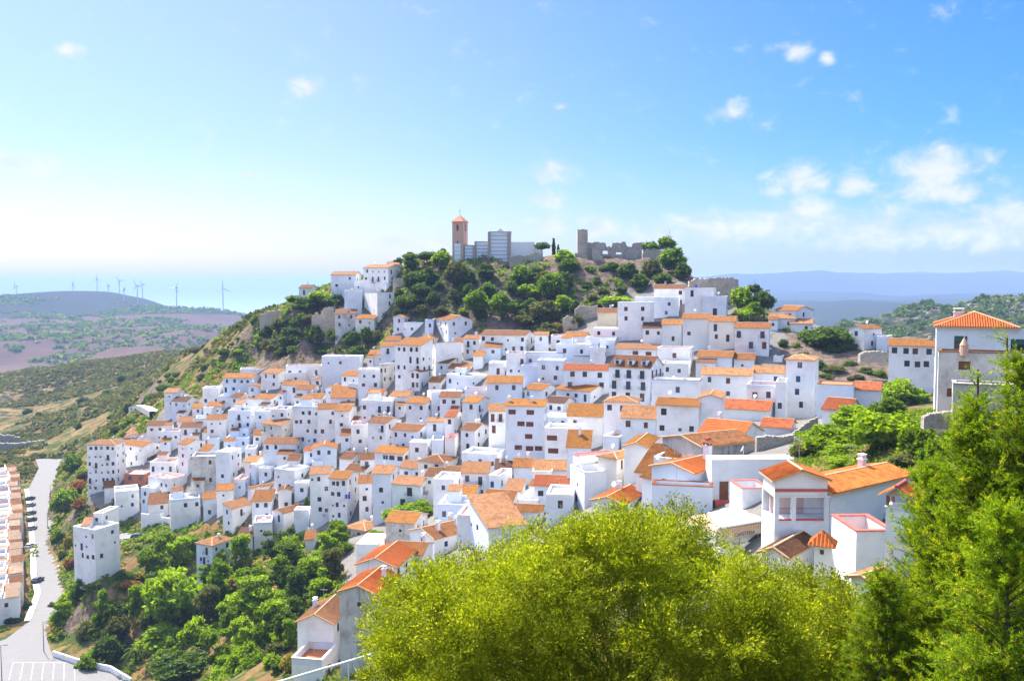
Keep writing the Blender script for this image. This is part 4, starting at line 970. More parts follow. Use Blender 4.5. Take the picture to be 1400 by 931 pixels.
FILL = [(232.3, 274.2, 277.7, 679.5, 705.1, 'flat', 'o', 264.5, -22.1, 7.5),
 (157.9, 190.7, 194.2, 668.8, 694.1, 'flat', 'b', 286.7, -26.6, 8.5),
 (426.5, 460.2, 463.7, 612.8, 641.9, 'gB', 'o', 249.9, -9.0, 6.7),
 (169.7, 197.1, 201.6, 596.5, 608.5, 'gB', 'o', 341.3, -11.7, 6.4),
 (452.4, 485.2, 488.7, 543.8, 562.3, 'sA', 'o', 274.7, -7.3, 8.5),
 (202.6, 230.0, 233.5, 687.7, 706.2, 'sA', 'b', 275.7, -17.1, 6.5),
 (445.1, 467.4, 474.7, 530.9, 548.6, 'gB', 'o', 287.3, 3.8, 6.9),
 (635.1, 665.8, 669.3, 532.3, 553.5, 'flat', 'o', 240.3, -0.3, 6.7),
 (601.0, 628.4, 633.8, 543.3, 571.6, 'gA', 'b', 239.6, 6.3, 6.5),
 (344.2, 370.7, 376.6, 685.2, 713.0, 'sA', 'o', 244.4, -3.9, 6.1),
 (415.2, 434.7, 441.3, 616.5, 636.3, 'gA', 'r', 256.9, 4.1, 4.9),
 (583.0, 607.5, 613.5, 577.1, 599.0, 'gA', 'p', 232.7, 12.3, 4.1),
 (730.8, 749.8, 753.3, 458.2, 485.9, 'gA', 't', 262.7, 1.2, 4.5),
 (559.5, 584.1, 589.3, 604.8, 627.2, 'flat', 'b', 226.6, 8.0, 4.3),
 (633.4, 655.3, 663.2, 463.4, 490.2, 'gA', 'o', 271.8, 19.7, 4.8),
 (329.0, 347.2, 350.7, 546.3, 562.7, 'gB', 'o', 310.9, -18.7, 5.3),
 (179.4, 193.5, 200.2, 582.7, 594.3, 'gB', 'o', 355.3, -2.0, 5.2),
 (706.7, 740.3, 743.9, 700.2, 727.9, 'gA', 'o', 148.4, 8.0, 4.2),
 (425.7, 439.0, 442.5, 519.2, 532.7, 'gB', 'o', 305.0, -8.4, 3.6),
 (339.7, 353.2, 358.4, 528.5, 549.9, 'gB', 'o', 317.1, 1.2, 4.5),
 (402.5, 419.7, 423.7, 659.6, 687.3, 'flat', 'p', 245.2, -0.8, 3.9),
 (263.0, 275.8, 279.3, 557.3, 569.9, 'sA', 'g', 328.2, -12.5, 3.5),
 (142.7, 157.1, 160.6, 666.1, 680.0, 'sA', 'b', 297.1, -25.2, 4.6),
 (354.1, 370.9, 376.8, 639.5, 659.1, 'flat', 'b', 260.9, 6.2, 3.4),
 (401.9, 422.6, 426.6, 696.6, 718.3, 'flat', 'o', 233.6, -1.1, 3.9),
 (380.6, 398.5, 402.0, 670.1, 699.9, 'gB', 'b', 244.5, -10.5, 3.7)]
for f_ in FILL:
    INFO.append(house(*f_[:7], Y=f_[7], th=f_[8], b=f_[9], found=6)); nfill = len(FILL)
print('fill', nfill)

# ------------------------------------------------------------------ details on the near and special houses
def by_label(s): return [h for h in HOUSES if h['lab'] and s in h['lab']][0]
def info_of(s): r_ = by_label(s)['o']; return [i for i in INFO if i['root'] is r_][0]
def dims(s):
    i = info_of(s); return i['root'], i['a'], i['b'], i['h'], i['ht']
# dormers
root, a, b_, h, ht = dims('three dormers')
for k in range(3):
    q = MB(); x = -a * (0.17 + 0.33 * k) - 0.0; y0, zb_ = 0.9, ht + 0.55
    q.box(x - 0.75, x + 0.75, y0, y0 + 1.6, zb_ - 0.4, zb_ + 1.25); dm = q.build('dormer', 'white_plaster', root)
    q = MB(); slope_roof(q, (x + 0.95, y0 - 0.25, zb_ + 1.42), (x + 0.95, y0 + 1.9, zb_ + 1.42), (x, y0 + 1.9, zb_ + 1.85), (x, y0 - 0.25, zb_ + 1.85), 0.48, amp=.03)
    slope_roof(q, (x - 0.95, y0 + 1.9, zb_ + 1.42), (x - 0.95, y0 - 0.25, zb_ + 1.42), (x, y0 - 0.25, zb_ + 1.85), (x, y0 + 1.9, zb_ + 1.85), 0.48, amp=.03)
    q.build('roof', ['tile_brown', 'ridge_mortar'], dm)
    fm, pm = window_mesh(0.8, 0.9, 'd'); link_copy(fm, 'window', dm, (x, y0 - 0.02, zb_ + 0.15)); link_copy(pm, 'pane', dm, (x, y0 - 0.06, zb_ + 0.15))
def add_door(s, face, t, z, w_, h_, st, mat=None):
    root, a, b_, h, ht = dims(s); fm, pm = window_mesh(w_, h_, st)
    if face == 'A': loc, rz = (-a * (1 - t), -0.03, z), 0
    else: loc, rz = (0.03, b_ * t, z), math.pi / 2
    d = link_copy(fm, 'door' if h_ > 1.7 else 'window', root, loc, rz); link_copy(pm, 'pane', d); return d
def slab(s, name, mat, x0, x1, y0, y1, z0, z1):
    root = dims(s)[0]; q = MB(); q.box(x0, x1, y0, y1, z0, z1); return q.build(name, mat, root)
# orange door onto the terracotta terrace
root, a, b_, h, ht = dims('orange door onto')
fm, pm = window_mesh(1.0, 2.0, 'o'); d = link_copy(fm, 'door', root, (-a * .3, -0.03, 0.15)); link_copy(pm, 'pane', d)
# brown door and red steps on the high white wall
root, a, b_, h, ht = dims('high white wall house')
fm, pm = window_mesh(1.0, 2.1, 'D'); d = link_copy(fm, 'door', root, (0.04, 1.45, .6), math.pi / 2); link_copy(pm, 'pane', d)
slab('high white wall house', 'step', 'red_trim', 0.01, 1.1, 0.2, 2.2, -.3, .6)
# tiled chimneys
def tiled_chimney(root, x, y, z0, z1, s, cap='tile_bright', body='white_plaster', ov=.14):
    q = MB(); q.box(x - s / 2, x + s / 2, y - s / 2, y + s / 2, z0, z1); q.box(x - s / 2 - .06, x + s / 2 + .06, y - s / 2 - .06, y + s / 2 + .06, z1, z1 + .06)
    ch = q.build('chimney', body, root)
    q = MB(); e = s / 2 - 0.09; hh = s * .48
    for sx in (-1, 1):
        for sy in (-1, 1): q.box(x + sx * e - .08, x + sx * e + .08, y + sy * e - .08, y + sy * e + .08, z1 + .06, z1 + .06 + hh)
    q.build('vent_post', 'brick_red', ch)
    q = MB(); zc = z1 + .06 + hh; o_ = s / 2 + ov
    q.box(x - s / 2, x + s / 2, y - s / 2, y + s / 2, zc, zc + .06, 1)
    q.poly([(x - s / 2, y - s / 2, zc + .06), (x + s / 2, y - s / 2, zc + .06), (x, y - s / 2, zc + s * .42)], 1)
    q.poly([(x + s / 2, y + s / 2, zc + .06), (x - s / 2, y + s / 2, zc + .06), (x, y + s / 2, zc + s * .42)], 1)
    slope_roof(q, (x + o_, y - o_, zc + .02), (x + o_, y + o_, zc + .02), (x, y + o_, zc + s * .5), (x, y - o_, zc + s * .5), 0.22, amp=.06, thick=.06)
    slope_roof(q, (x - o_, y + o_, zc + .02), (x - o_, y - o_, zc + .02), (x, y - o_, zc + s * .5), (x, y + o_, zc + s * .5), 0.22, amp=.06, thick=.06)
    q.tube((x, y - o_ - .03, zc + s * .5 + .05), (x, y + o_ + .03, zc + s * .5 + .05), .1, .1, 8, 2)
    q.build('cap', [cap, 'pink_plaster', 'red_trim'], ch); return ch
ch_house = info_of('tiled chimney beside the brown door'); i = ch_house
tiled_chimney(i['root'], -i['a'] * .3, i['b'] * .75, i['ht'] - .2, i['ht'] + i['rh'] + 1.6, .8)
# the great chimney on the low house at the foot of the conifer, built up from its own masonry stack
pc = P(1229, 760, 52); st = thing('chimney_stack_house', 'thick lilac-white chimney stack with a red tiled gable cap and open vents', 'chimney', pc, -math.radians(38))
tiled_chimney(st, 0, 0, -4, 3.0, 1.3, 'tile_bright', 'white_plaster', ov=.36)
pc = P(1124, 790, 58); st = thing('chimney_stack', 'small stone chimney with a pyramid cap of red and brown tiles', 'chimney', pc, -math.radians(25))
q = MB(); q.box(-.5, .5, -.5, .5, -3, 2.35); q.build('stack', 'cream_plaster', st)
q = MB(); z = 2.35
for (p, q2) in (((-.85, -.85), (.85, -.85)), ((.85, -.85), (.85, .85)), ((.85, .85), (-.85, .85)), ((-.85, .85), (-.85, -.85))):
    slope_roof(q, (*p, z), (*q2, z), (0, 0, z + .85), (0, 0, z + .85), .24, amp=.05, thick=.06)
q.build('cap', ['tile_bright', 'ridge_mortar'], st)
q = MB(); q.box(-.12, .12, -.53, -.49, 1.75, 2.05); q.build('vent', 'frame_dark', st)
# pottery chimney on the stained house at the right edge
pc = P(1318, 480, 83); st = thing('conical_chimney', 'squat conical brick chimney on the tiled edge of the stained house', 'chimney', pc, 0)
q = MB(); q.tube((0, 0, -.4), (0, 0, .55), .42, .36, 10); q.tube((0, 0, .55), (0, 0, 1.15), .40, .1, 10); q.tube((0, 0, 1.15), (0, 0, 1.4), .07, .03, 8); q.build('flue', 'brick_tower', st)
# loggia house: pink terrace with posts
loc = P(1058, 752, 66.5); th = math.radians(90); LG = thing('loggia_house', 'white house front with a pink loggia behind square white posts', 'house', loc, -th, 'houses of the hillside village')
def Lw(u, v): return None
Lb = 4.15; zt = 4.1
q = MB(); zf = 2.3
q.box(-3.4, 0, 0, Lb, -7, zf); q.box(-3.4, 0, Lb - .3, Lb, zf, zt)
q.box(-3.4, -3.15, 0, Lb - .3, zf, zt)
q.build('wall', 'white_plaster', LG)
q = MB(); q.box(-2.4, -2.2, .3, Lb - .3, zf + .002, zt - .05); q.build('back_wall', 'pink_plaster', LG)
for y in (.02, 1.3, Lb - .38): q = MB(); q.box(-.33, -.03, y, y + .34, zf, zt); q.build('post', 'white_plaster', LG)
q = MB(); q.box(-.12, .05, .38, 1.28, zf, zf + .12); q.box(-.12, .05, 1.66, Lb - .4, zf, zf + .12); q.build('sill', 'red_trim', LG)
q = MB()
for z_ in (zf + .5, zf + .9): q.box(-.1, -.07, .38, 1.28, z_, z_ + .03); q.box(-.1, -.07, 1.66, Lb - .4, z_, z_ + .03)
q.build('railing', 'iron', LG)
q = MB(); q.box(-3.4, .1, -.05, Lb + .05, zt, zt + .12); q.build('roof', 'white_plaster', LG)
# red eave band under the gable of the roof above it
i = info_of('red eave band'); slab('red eave band', 'eave_band', 'red_trim', .01, .1, 0, i['b'], .3, .5)
# cafeteria front with its lettering
pc = P(984, 752, 80); th = math.radians(62); CF = thing('cafe_building', 'low white cafe front with a tiled stone frieze lettered CAFETERIA', 'cafe', pc, -th)
cb = 7.4
q = MB(); q.box(-6, 0, 0, cb, -7, .2); q.box(-6, -.6, 0, cb, .2, 1.5); q.build('wall', 'white_plaster', CF); q = MB(); q.box(-6, .05, 0, cb, 1.5, 1.6); q.build('roof', 'pink_floor', CF)
q = MB(); q.box(-.35, .25, 0, cb, 1.0, 2.0); q.build('sign_band', 'sign_stone', CF)
q = MB()
for k in range(26): y = .12 + k * cb / 26; q.box(.25, .31, y, y + .13, 1.55, 1.98)
q.build('frieze', 'ridge_mortar', CF)
q = MB(); q.box(-.4, .4, -.1, cb + .1, 2.15, 2.3); q.build('coping', 'white_paint', CF)
simple('letter_brown', (0.12, 0.08, 0.06), .7)
fc = bpy.data.curves.new('lettering', 'FONT'); fc.body = 'CAFETERIA'; fc.size = .5; fc.extrude = .012; fc.space_character = 1.0; fc.materials.append(MAT['letter_brown'])
fo = bpy.data.objects.new('lettering', fc); C.objects.link(fo); bpy.context.view_layer.update(); lm = bpy.data.meshes.new_from_object(fo.evaluated_get(bpy.context.evaluated_depsgraph_get())); bpy.data.objects.remove(fo); fo = bpy.data.objects.new('lettering', lm); C.objects.link(fo); fo.parent = CF; fo.location = (.275, 1.5, 1.1); fo.rotation_euler = (math.pi / 2, 0, math.pi / 2)
q = MB(); q.tube((.27, 5.1, 1.1), (.27, 5.1, 1.42), .05, .02, 6); q.tube((.27, 4.98, 1.2), (.27, 5.22, 1.2), .03, .03, 6); q.build('emblem', 'letter_brown', CF)
q = MB()
for y in (2.4, 4.6, 6.8): q.tube((.0, y, -.9), (.0, y, 1.0), .05, .05, 6)
q.build('post', 'steel', CF)
# terrace clutter behind the cafe
def parasol(u, v, Y, label):
    t = thing('parasol', label, 'parasol', P(u, v, Y), 0, 'parasols on the cafe terrace'); q = MB(); q.tube((0, 0, -2.2), (0, 0, .4), .04, .04, 6); q.build('pole', 'steel', t)
    q = MB(); ring = [(1.5 * math.cos(k * math.pi / 4), 1.5 * math.sin(k * math.pi / 4), 0) for k in range(8)]
    for k in range(8): q.poly([ring[k], ring[(k + 1) % 8], (0, 0, .45)]); q.poly([ring[(k + 1) % 8], ring[k], (0, 0, .4)])
    q.build('canopy', 'laundry_white', t)
parasol(985, 704, 88, 'white parasol on the cafe terrace, the one beside the near tree'); parasol(1003, 699, 91, 'white parasol on the cafe terrace, the one nearer the wall with the brown door')
# dark curved tiles in front of it
# helper in-town objects
def at_img(u, v, Y=None): return P(u, v, Y or Yat(u, v))
# roof with dark weathered barrel tiles
i = house(1040, 1075, 1113, 762, 800, 'gB', 'd', Y=62, th=40, b=5, pitch=26, nA=0, nB=0, found=6, name='white_house', lab='low house with a dark weathered barrel-tile gable in front of the loggia', plainD=True, ch=[], aerial=False); INFO.append(i)
# laundry
def laundry(u, v, Y, cols, label):
    t = thing('laundry_line', label, 'laundry', P(u, v, Y), 0)
    q = MB(); n_ = len(cols); q.tube((-.2, 0, 0), (-.2, 0, 1.6), .03, .03, 5); q.tube((n_ * .7 + .2, 0, 0), (n_ * .7 + .2, 0, 1.6), .03, .03, 5); q.tube((-.2, 0, 1.55), (n_ * .7 + .2, 0, 1.55), .012, .012, 4); q.build('line', 'steel', t)
    for k, c in enumerate(cols): q = MB(); q.box(k * .7, k * .7 + .6, -.02, .02, .45, 1.53); q.build('garment', 'laundry_' + c, t)
laundry(609, 656.5, 213, ['blue', 'white', 'blue', 'red', 'red'], 'blue, white and red laundry drying on the flat roof terrace in mid village')
laundry(816, 473, 262, ['red', 'white', 'blue', 'red', 'white'], 'small coloured laundry hanging below the old castle walls')
laundry(472, 684, 221, ['blue', 'blue'], 'bright blue cloth hanging on the balcony of the pale blue house')

# ------------------------------------------------------------------ church and castle
YC = 334.0
def bx_img(b, uL, uR, vT, vB, Y, dep, mi=0, dy=0.0):
    p, q = P(uL, vB, Y), P(uR, vT, Y); b.box(p.x, q.x, Y + dy, Y + dy + dep, p.z, q.z, mi)
CH = thing('church', 'stepped pale church with brick pilasters and a brick bell tower under a red pyramid roof', 'church', (0, 0, 0))
# tower as a turned square prism
pt = P(633, 380, YC); tw = MB(); s_ = 4.4; th = math.radians(22); ztop = P(633, 303.8, YC).z
TWR = bpy.data.objects.new('bell_tower', None)
def rot(x, y): return (pt.x + x * math.cos(th) + y * math.sin(th), YC - x * math.sin(th) + y * math.cos(th))
cs = [rot(-s_, 0), rot(0, 0), rot(0, s_), rot(-s_, s_)]
tw.prism(cs, pt.z - 3, ztop - 5.6); 
hs_ = s_ / 2
def pr(x0, x1, y0, y1, z0, z1, b): b.prism([rot(x0, y0), rot(x1, y0), rot(x1, y1), rot(x0, y1)], z0, z1)
zb1, zb2 = ztop - 3.2, ztop - .9     # belfry openings
pr(-s_, 0, 0, s_, ztop - 5.6, zb1, tw) if False else None
tw.prism(cs, ztop - 5.6, zb1 - .002)
for (x0, x1, y0, y1) in ((-s_, -s_ + 1.75, 0, 1.75), (-1.75, 0, 0, 1.75), (-s_, -s_ + 1.75, s_ - 1.75, s_), (-1.75, 0, s_ - 1.75, s_)): pr(x0, x1, y0, y1, zb1, zb2, tw)
pr(-s_, 0, 0, s_, zb2, ztop, tw)
tower = tw.build('bell_tower', 'brick_tower', CH)
q = MB(); pr(-s_ - .2, .2, -.2, s_ + .2, ztop, ztop + .25, q); q.build('cornice', 'tower_roof', tower)
q = MB(); ap = (*rot(-hs_, hs_), P(633, 293, YC).z); e = .35; c4 = [rot(-s_ - e, -e), rot(e, -e), rot(e, s_ + e), rot(-s_ - e, s_ + e)]
for k in range(4): q.poly([(*c4[k], ztop + .25), (*c4[(k + 1) % 4], ztop + .25), ap], 0, [(0, 0), (5, 0), (2.5, 3)])
q.poly([(*c, ztop + .25) for c in c4][::-1]); q.build('roof', 'tower_roof', tower)
q = MB(); q.tube(ap, (ap[0], ap[1], ap[2] + 2.0), .07, .05, 5); q.tube((ap[0] - .5, ap[1], ap[2] + 1.5), (ap[0] + .5, ap[1], ap[2] + 1.5), .05, .05, 5); q.build('cross', 'iron', tower)
q = MB(); c_ = rot(-hs_, hs_); q.tube((*c_, zb1 + .5), (*c_, zb1 + 1.4), .55, .2, 10); q.build('bell', 'iron', tower)
q = MB(); q.prism([rot(-hs_ - .25, -.03), rot(-hs_ + .25, -.03), rot(-hs_ + .25, .02), rot(-hs_ - .25, .02)], ztop - 8.2, ztop - 7.0); q.build('slit_window', 'frame_dark', tower)
for k in range(6):
    z1 = P(630, 333 + k * 5.4, YC).z; q = MB(); q.prism([rot(-s_ + .85, -.04), rot(-.95, -.04), rot(-.95, .01), rot(-s_ + .85, .01)], z1 - 1.3, z1); q.build('panel', 'panel_pale', tower)
def block(uL, uR, vT, vB, Y, dep, name, n, mat='panel_pale', pil=()):
    b = MB(); bx_img(b, uL, uR, vT, vB + 15, Y, dep); o_ = b.build(name, mat, CH)
    q = MB()
    for k in range(n): vv = vT + (vB - vT) * (k + 1) / (n + 1); bx_img(q, uL, uR, vv - .45, vv + .45, Y, .06, 0, -.06)
    bx_img(q, uL - .4, uR + .4, vT - .9, vT - .05, Y - .2, dep + .4)
    if n: q.build('brick_course', 'brick_pilaster', o_)
    for a_, c in pil:
        q = MB(); bx_img(q, a_, c, vT + .1, vB + 15, Y, .3, 0, -.36); q.build('pilaster', 'brick_pilaster', o_)
    return o_
block(635.5, 649, 336, 364, YC + 1.0, 8, 'porch', 5, pil=((646.6, 650),))
block(649, 668, 331, 364, YC + 1.6, 11, 'nave', 6, pil=((648.8, 651.4),))
block(668, 699, 317.5, 364, YC + .4, 15, 'transept', 8, pil=((667, 671), (693.5, 698)))
q = MB(); bx_img(q, 698.8, 731, 331, 352, YC + 2, 12); w_ = q.build('wing', 'panel_white', CH)
q = MB(); bx_img(q, 731.3, 741, 339, 350, YC + 5, 8); q.build('sacristy', 'panel_white', CH)
q = MB(); bx_img(q, 638, 643, 354, 359.5, YC + .9, .1, 0, -.05); q.build('window', 'glass_dark', CH)
q = MB(); p = P(684, 317, YC); q.poly([(p.x - 1.5, YC, p.z), (p.x + 1.5, YC, p.z), (p.x, YC, p.z + 1.2)]); q.poly([(p.x + 1.5, YC + .5, p.z), (p.x - 1.5, YC + .5, p.z), (p.x, YC + .5, p.z + 1.2)]); q.poly([(p.x - 1.5, YC, p.z), (p.x, YC, p.z + 1.2), (p.x, YC + .5, p.z + 1.2), (p.x - 1.5, YC + .5, p.z)]); q.poly([(p.x, YC, p.z + 1.2), (p.x + 1.5, YC, p.z), (p.x + 1.5, YC + .5, p.z), (p.x, YC + .5, p.z + 1.2)]); q.build('pediment', 'panel_white', CH)

def ruin(prof, vB, Y, name, label, cat, dep=1.4, mat='castle_stone', holes=(), Y2=None, seed=1, found=8):
    """broken wall: prof = (u, v of the top); holes = (u0, u1, v0, v1)"""
    rr = random.Random(seed); Y2 = Y2 or Y; us = [p[0] for p in prof]; u0, u1 = us[0], us[-1]
    cuts = set(us)
    for h_ in holes: cuts |= {h_[0], h_[1]}
    x = u0
    while x < u1: cuts.add(round(x, 2)); x += rr.uniform(1.2, 3.0)
    cuts = sorted(cuts); b = MB()
    def top(u):
        for (a, va), (c, vc) in zip(prof[:-1], prof[1:]):
            if a <= u <= c: return va + (vc - va) * (u - a) / max(1e-6, c - a)
        return prof[-1][1]
    def yy(u): return Y + (Y2 - Y) * (u - u0) / (u1 - u0)
    for c0, c1 in zip(cuts[:-1], cuts[1:]):
        if c1 - c0 < .05: continue
        cm = (c0 + c1) / 2; j = rr.uniform(-.9, .9)
        y0, y1 = yy(c0), yy(c1); t_ = P(cm, top(cm) + j, yy(cm)).z; bt = P(cm, vB, yy(cm)).z - found
        spans = [(bt, t_)]
        for h0, h1, v0, v1 in holes:
            if h0 <= cm <= h1:
                zt_, zb_ = P(cm, v0, yy(cm)).z, P(cm, v1, yy(cm)).z; spans = [(bt, zb_), (zt_, t_)]
        x0, x1 = P(c0, vB, y0).x, P(c1, vB, y1).x; dj = rr.uniform(-.06, .06)
        for z0, z1 in spans:
            if z1 > z0: b.prism([(x0, y0 + dj), (x1, y1 + dj), (x1, y1 + dep), (x0, y0 + dep)], z0, z1)
    return tag(b.build(name, mat), label, cat)
CT = MB()
ruin([(789.5,314),(795,313),(803,314),(803.4,322)], 352, 326, 'ruined_tower', 'tall broken castle tower standing alone at the west end of the ruin', 'tower', dep=4, seed=3, found=10)
ruin([(786,346),(789,347),(793,347),(799,349),(806,352)], 362, 324.5, 'ruined_buttress', 'stub of ruined masonry at the foot of the broken castle tower', 'ruin', dep=2.5, seed=4)
ruin([(803.5,331),(827,332),(829,337),(836,337.5),(837,332),(855,331),(857,337),(864,337),(865,332),(876,331.5),(877.5,330)], 352, 328, 'castle_wall', 'long roofless castle wall with gapped battlements on the hilltop', 'wall', holes=((824,831,343,347.5),(842,850,345,348)), seed=5)
ruin([(810,339),(813,336),(816,340),(821,346),(824,352)], 368, 322, 'ruined_pier', 'jagged pale pier of masonry in front of the castle wall', 'ruin', dep=1.8, seed=6)
ruin([(880,346),(884,341),(895,340),(906,343),(909,350)], 362, 326, 'stone_bastion', 'blunt stone bastion under the pines at the east end of the castle', 'ruin', dep=5, seed=7)
ruin([(696,352),(705,349),(720,350),(733,345),(745,352),(760,353),(768,349),(774,356)], 372, 326, 'hilltop_wall', 'low ruined stone wall with small openings beside the church', 'wall', holes=((736,739,358,363),(752,755,357,362)), seed=8)
ruin([(786,424),(792,418),(806,419),(817,418)], 438, 284, 'ruined_wall', 'tumbledown stone walls below the castle crag, beside the low stone-coloured house', 'wall', seed=9)
ruin([(770,436),(776,431),(784,436),(790,440)], 448, 279, 'ruined_wall', 'short broken stone wall between the trees just below the castle crag', 'wall', seed=10)
ruin([(942,385),(950,381),(968,381),(985,380),(1002,380),(1009,383),(1009.5,390)], 418, 276, 'town_wall', 'high curved town wall of brown stone rising behind the uppermost white houses', 'wall', seed=11, dep=2)
ruin([(426,432),(434,427),(437,433),(442,421),(452,420),(456,424),(458,432),(462,424),(471,420),(476,428)], 440, 334, 'ruined_wall', 'roofless ruined house walls among the trees of the spur', 'ruin', seed=12, dep=1)
ruin([(355,432),(362,427),(378,424),(386,426)], 438, 360, 'ruined_wall', 'grey rock-like wall remnant at the west end of the spur', 'ruin', seed=13, dep=3)
ruin([(1176,484),(1190,480),(1213,481)], 490, 212, 'terrace_wall', 'dry stone terrace wall on top of the crag between the two white gable houses', 'wall', mat='wall_stone', seed=14, found=1)
ruin([(1034,598),(1050,596),(1070,597),(1085,594)], 622, 124, 'garden_wall', 'grey stone wall beside the green shrubs, under the pink terrace', 'wall', mat='wall_stone', seed=15, dep=.8)
ruin([(1263,571),(1272,566),(1290,564),(1310,562),(1340,560)], 576, 80, 'garden_wall', 'pale dry stone wall at the foot of the weather-stained house', 'wall', mat='wall_stone', seed=16, dep=.6, found=.7)
q = MB(); pts_ = [(1085, 588, 150), (1095, 583, 147), (1108, 574, 144), (1118, 571, 142)]
ruin([(1085,592),(1095,584),(1108,575),(1118,570)], 596, 136, 'curved_wall', 'curved stone wall sweeping up to the shrubs', 'wall', mat='wall_stone', seed=17, dep=.6)
# white retaining wall of the lower road in the village
def img_wall(pts, name, label, h=2.2, mat='white_plaster', dep=.4):
    b = MB()
    for (u0, v0), (u1, v1) in zip(pts[:-1], pts[1:]):
        p, q_ = P(u0, v0, Yat(u0, v0)), P(u1, v1, Yat(u1, v1)); d = Vector((q_.x - p.x, q_.y - p.y)).normalized(); n_ = Vector((-d.y, d.x)) * dep
        z0 = min(p.z, q_.z) - 4
        for z_ in (0,):
            b.poly([(p.x, p.y, z0), (q_.x, q_.y, z0), (q_.x, q_.y, q_.z + h), (p.x, p.y, p.z + h)])
            b.poly([(q_.x + n_.x, q_.y + n_.y, z0), (p.x + n_.x, p.y + n_.y, z0), (p.x + n_.x, p.y + n_.y, p.z + h), (q_.x + n_.x, q_.y + n_.y, q_.z + h)])
            b.poly([(p.x, p.y, p.z + h), (q_.x, q_.y, q_.z + h), (q_.x + n_.x, q_.y + n_.y, q_.z + h), (p.x + n_.x, p.y + n_.y, p.z + h)])
    p = P(*pts[0], Yat(*pts[0])); q_ = P(*pts[-1], Yat(*pts[-1]))
    for e in (p, q_): b.box(e.x - .25, e.x + .25, e.y - .05, e.y + .45, e.z - 4, e.z + h + .05)
    return tag(b.build(name, mat), label, 'wall')
img_wall([(194, 713), (205, 714), (220, 714), (224, 712)], 'boundary_wall', 'curved white wall with small openings at the lowest corner of the village', 2.6)
img_wall([(222, 716), (240, 717), (258, 717), (271, 714)], 'boundary_wall', 'long low white wall running to the house with the tan hipped roof', 2.0)

# ------------------------------------------------------------------ terraced houses by the road
tproto = []
def terrace_proto(k):
    t = thing('terraced_house', None, 'house', (0, 0, 0), 0, 'terraced houses beside the road'); rr = random.Random(k)
    w_, d_, h_ = 5.6, 9.0, 6.0
    q = MB(); wall_face(q, d_, -6, h_, [(1.2, 2.0, 3.6, 4.8), (5.6, 6.5, 3.6, 4.8), (3, 3.9, .9, 2.0)], lambda s, d, z: (-d_ + s, d, z))
    wall_face(q, w_, -6, h_, [(1.0, 1.9, 3.5, 4.8), (3.4, 4.3, 3.5, 4.8), (.9, 1.9, .1, 2.2), (3.2, 4.6, .8, 2.0)], lambda s, d, z: (-d, s, z))
    wall_face(q, d_, -6, h_, [], lambda s, d, z: (-s, w_ - d, z)); wall_face(q, w_, -6, h_, [], lambda s, d, z: (-d_ + d, w_ - s, z))
    q.box(-d_ * .45, -d_ * .45 + .3, 0, w_, h_, h_ + 1.2)
    q.build('wall', ['white_plaster', 'cream_plaster'][k % 2], t)
    q = MB(); tp = .3
    slope_roof(q, (-d_ * .36, -.2, h_ + .15), (.15, -.2, h_ + .15), (.15, w_ * .62, h_ + 1.2), (-d_ * .36, w_ * .62, h_ + 1.2), .48, amp=.04)
    slope_roof(q, (.15, w_, h_ + .25), (-d_ * .36, w_, h_ + .25), (-d_ * .36, w_ * .62, h_ + 1.2), (.15, w_ * .62, h_ + 1.2), .48, amp=.04)
    q.build('roof', [['tile_dusty', 'tile_dusty', 'tile_brown'][k % 3], 'ridge_mortar'], t)
    q = MB(); q.box(-d_ + .3, -d_ * .36 - .02, .2, w_ - .2, h_ - .01, h_ + .03); q.build('terrace', ['pale_floor', 'terracotta_floor'][k % 2], t)
    q = MB(); q.box(-d_, -d_ + .25, 0, w_, h_ + .001, h_ + .8); q.box(-d_ + .25, -d_ * .46, 0, .2, h_ + .001, h_ + .8); q.build('parapet', 'white_plaster', t)
    for (s0, z0, ww, hh_) in ((1.6, 3.6, .8, 1.2), (6.05, 3.6, .9, 1.2), (3.45, .9, .9, 1.1)):
        fm, pm = window_mesh(ww, hh_, 'd'); f = link_copy(fm, 'window', t, (-d_ + s0, .14, z0)); link_copy(pm, 'pane', f)
    for (s0, z0, ww, hh_) in ((1.45, 3.5, .9, 1.3), (3.85, 3.5, .9, 1.3), (3.9, .8, 1.4, 1.2), (1.4, .1, 1.0, 2.1)):
        fm, pm = window_mesh(ww, hh_, 'D' if hh_ > 2 else 'd'); f = link_copy(fm, 'door' if hh_ > 2 else 'window', t, (-.14, s0, z0), math.pi / 2); link_copy(pm, 'pane', f)
    return t
def copy_tree(o, parent=None):
    c = o.copy(); C.objects.link(c); c.parent = parent
    for ch in list(o.children): copy_tree(ch, c)
    return c
protos = [terrace_proto(k) for k in range(6)]
TER = []
path = [P(u, v, 1) * (ROAD_Z / P(u, v, 1).z) for u, v in ((43, 845), (47, 800), (44, 760), (43, 725), (39, 690), (36, 668), (30, 650))]
seglen = [(path[i + 1] - path[i]).length for i in range(len(path) - 1)]; tot = sum(seglen)
def along(s):
    for i, L_ in enumerate(seglen):
        if s <= L_ or i == len(seglen) - 1:
            d = (path[i + 1] - path[i]).normalized(); return path[i] + d * s, d
        s -= L_
s = 2.0; n_t = 0
used = set()
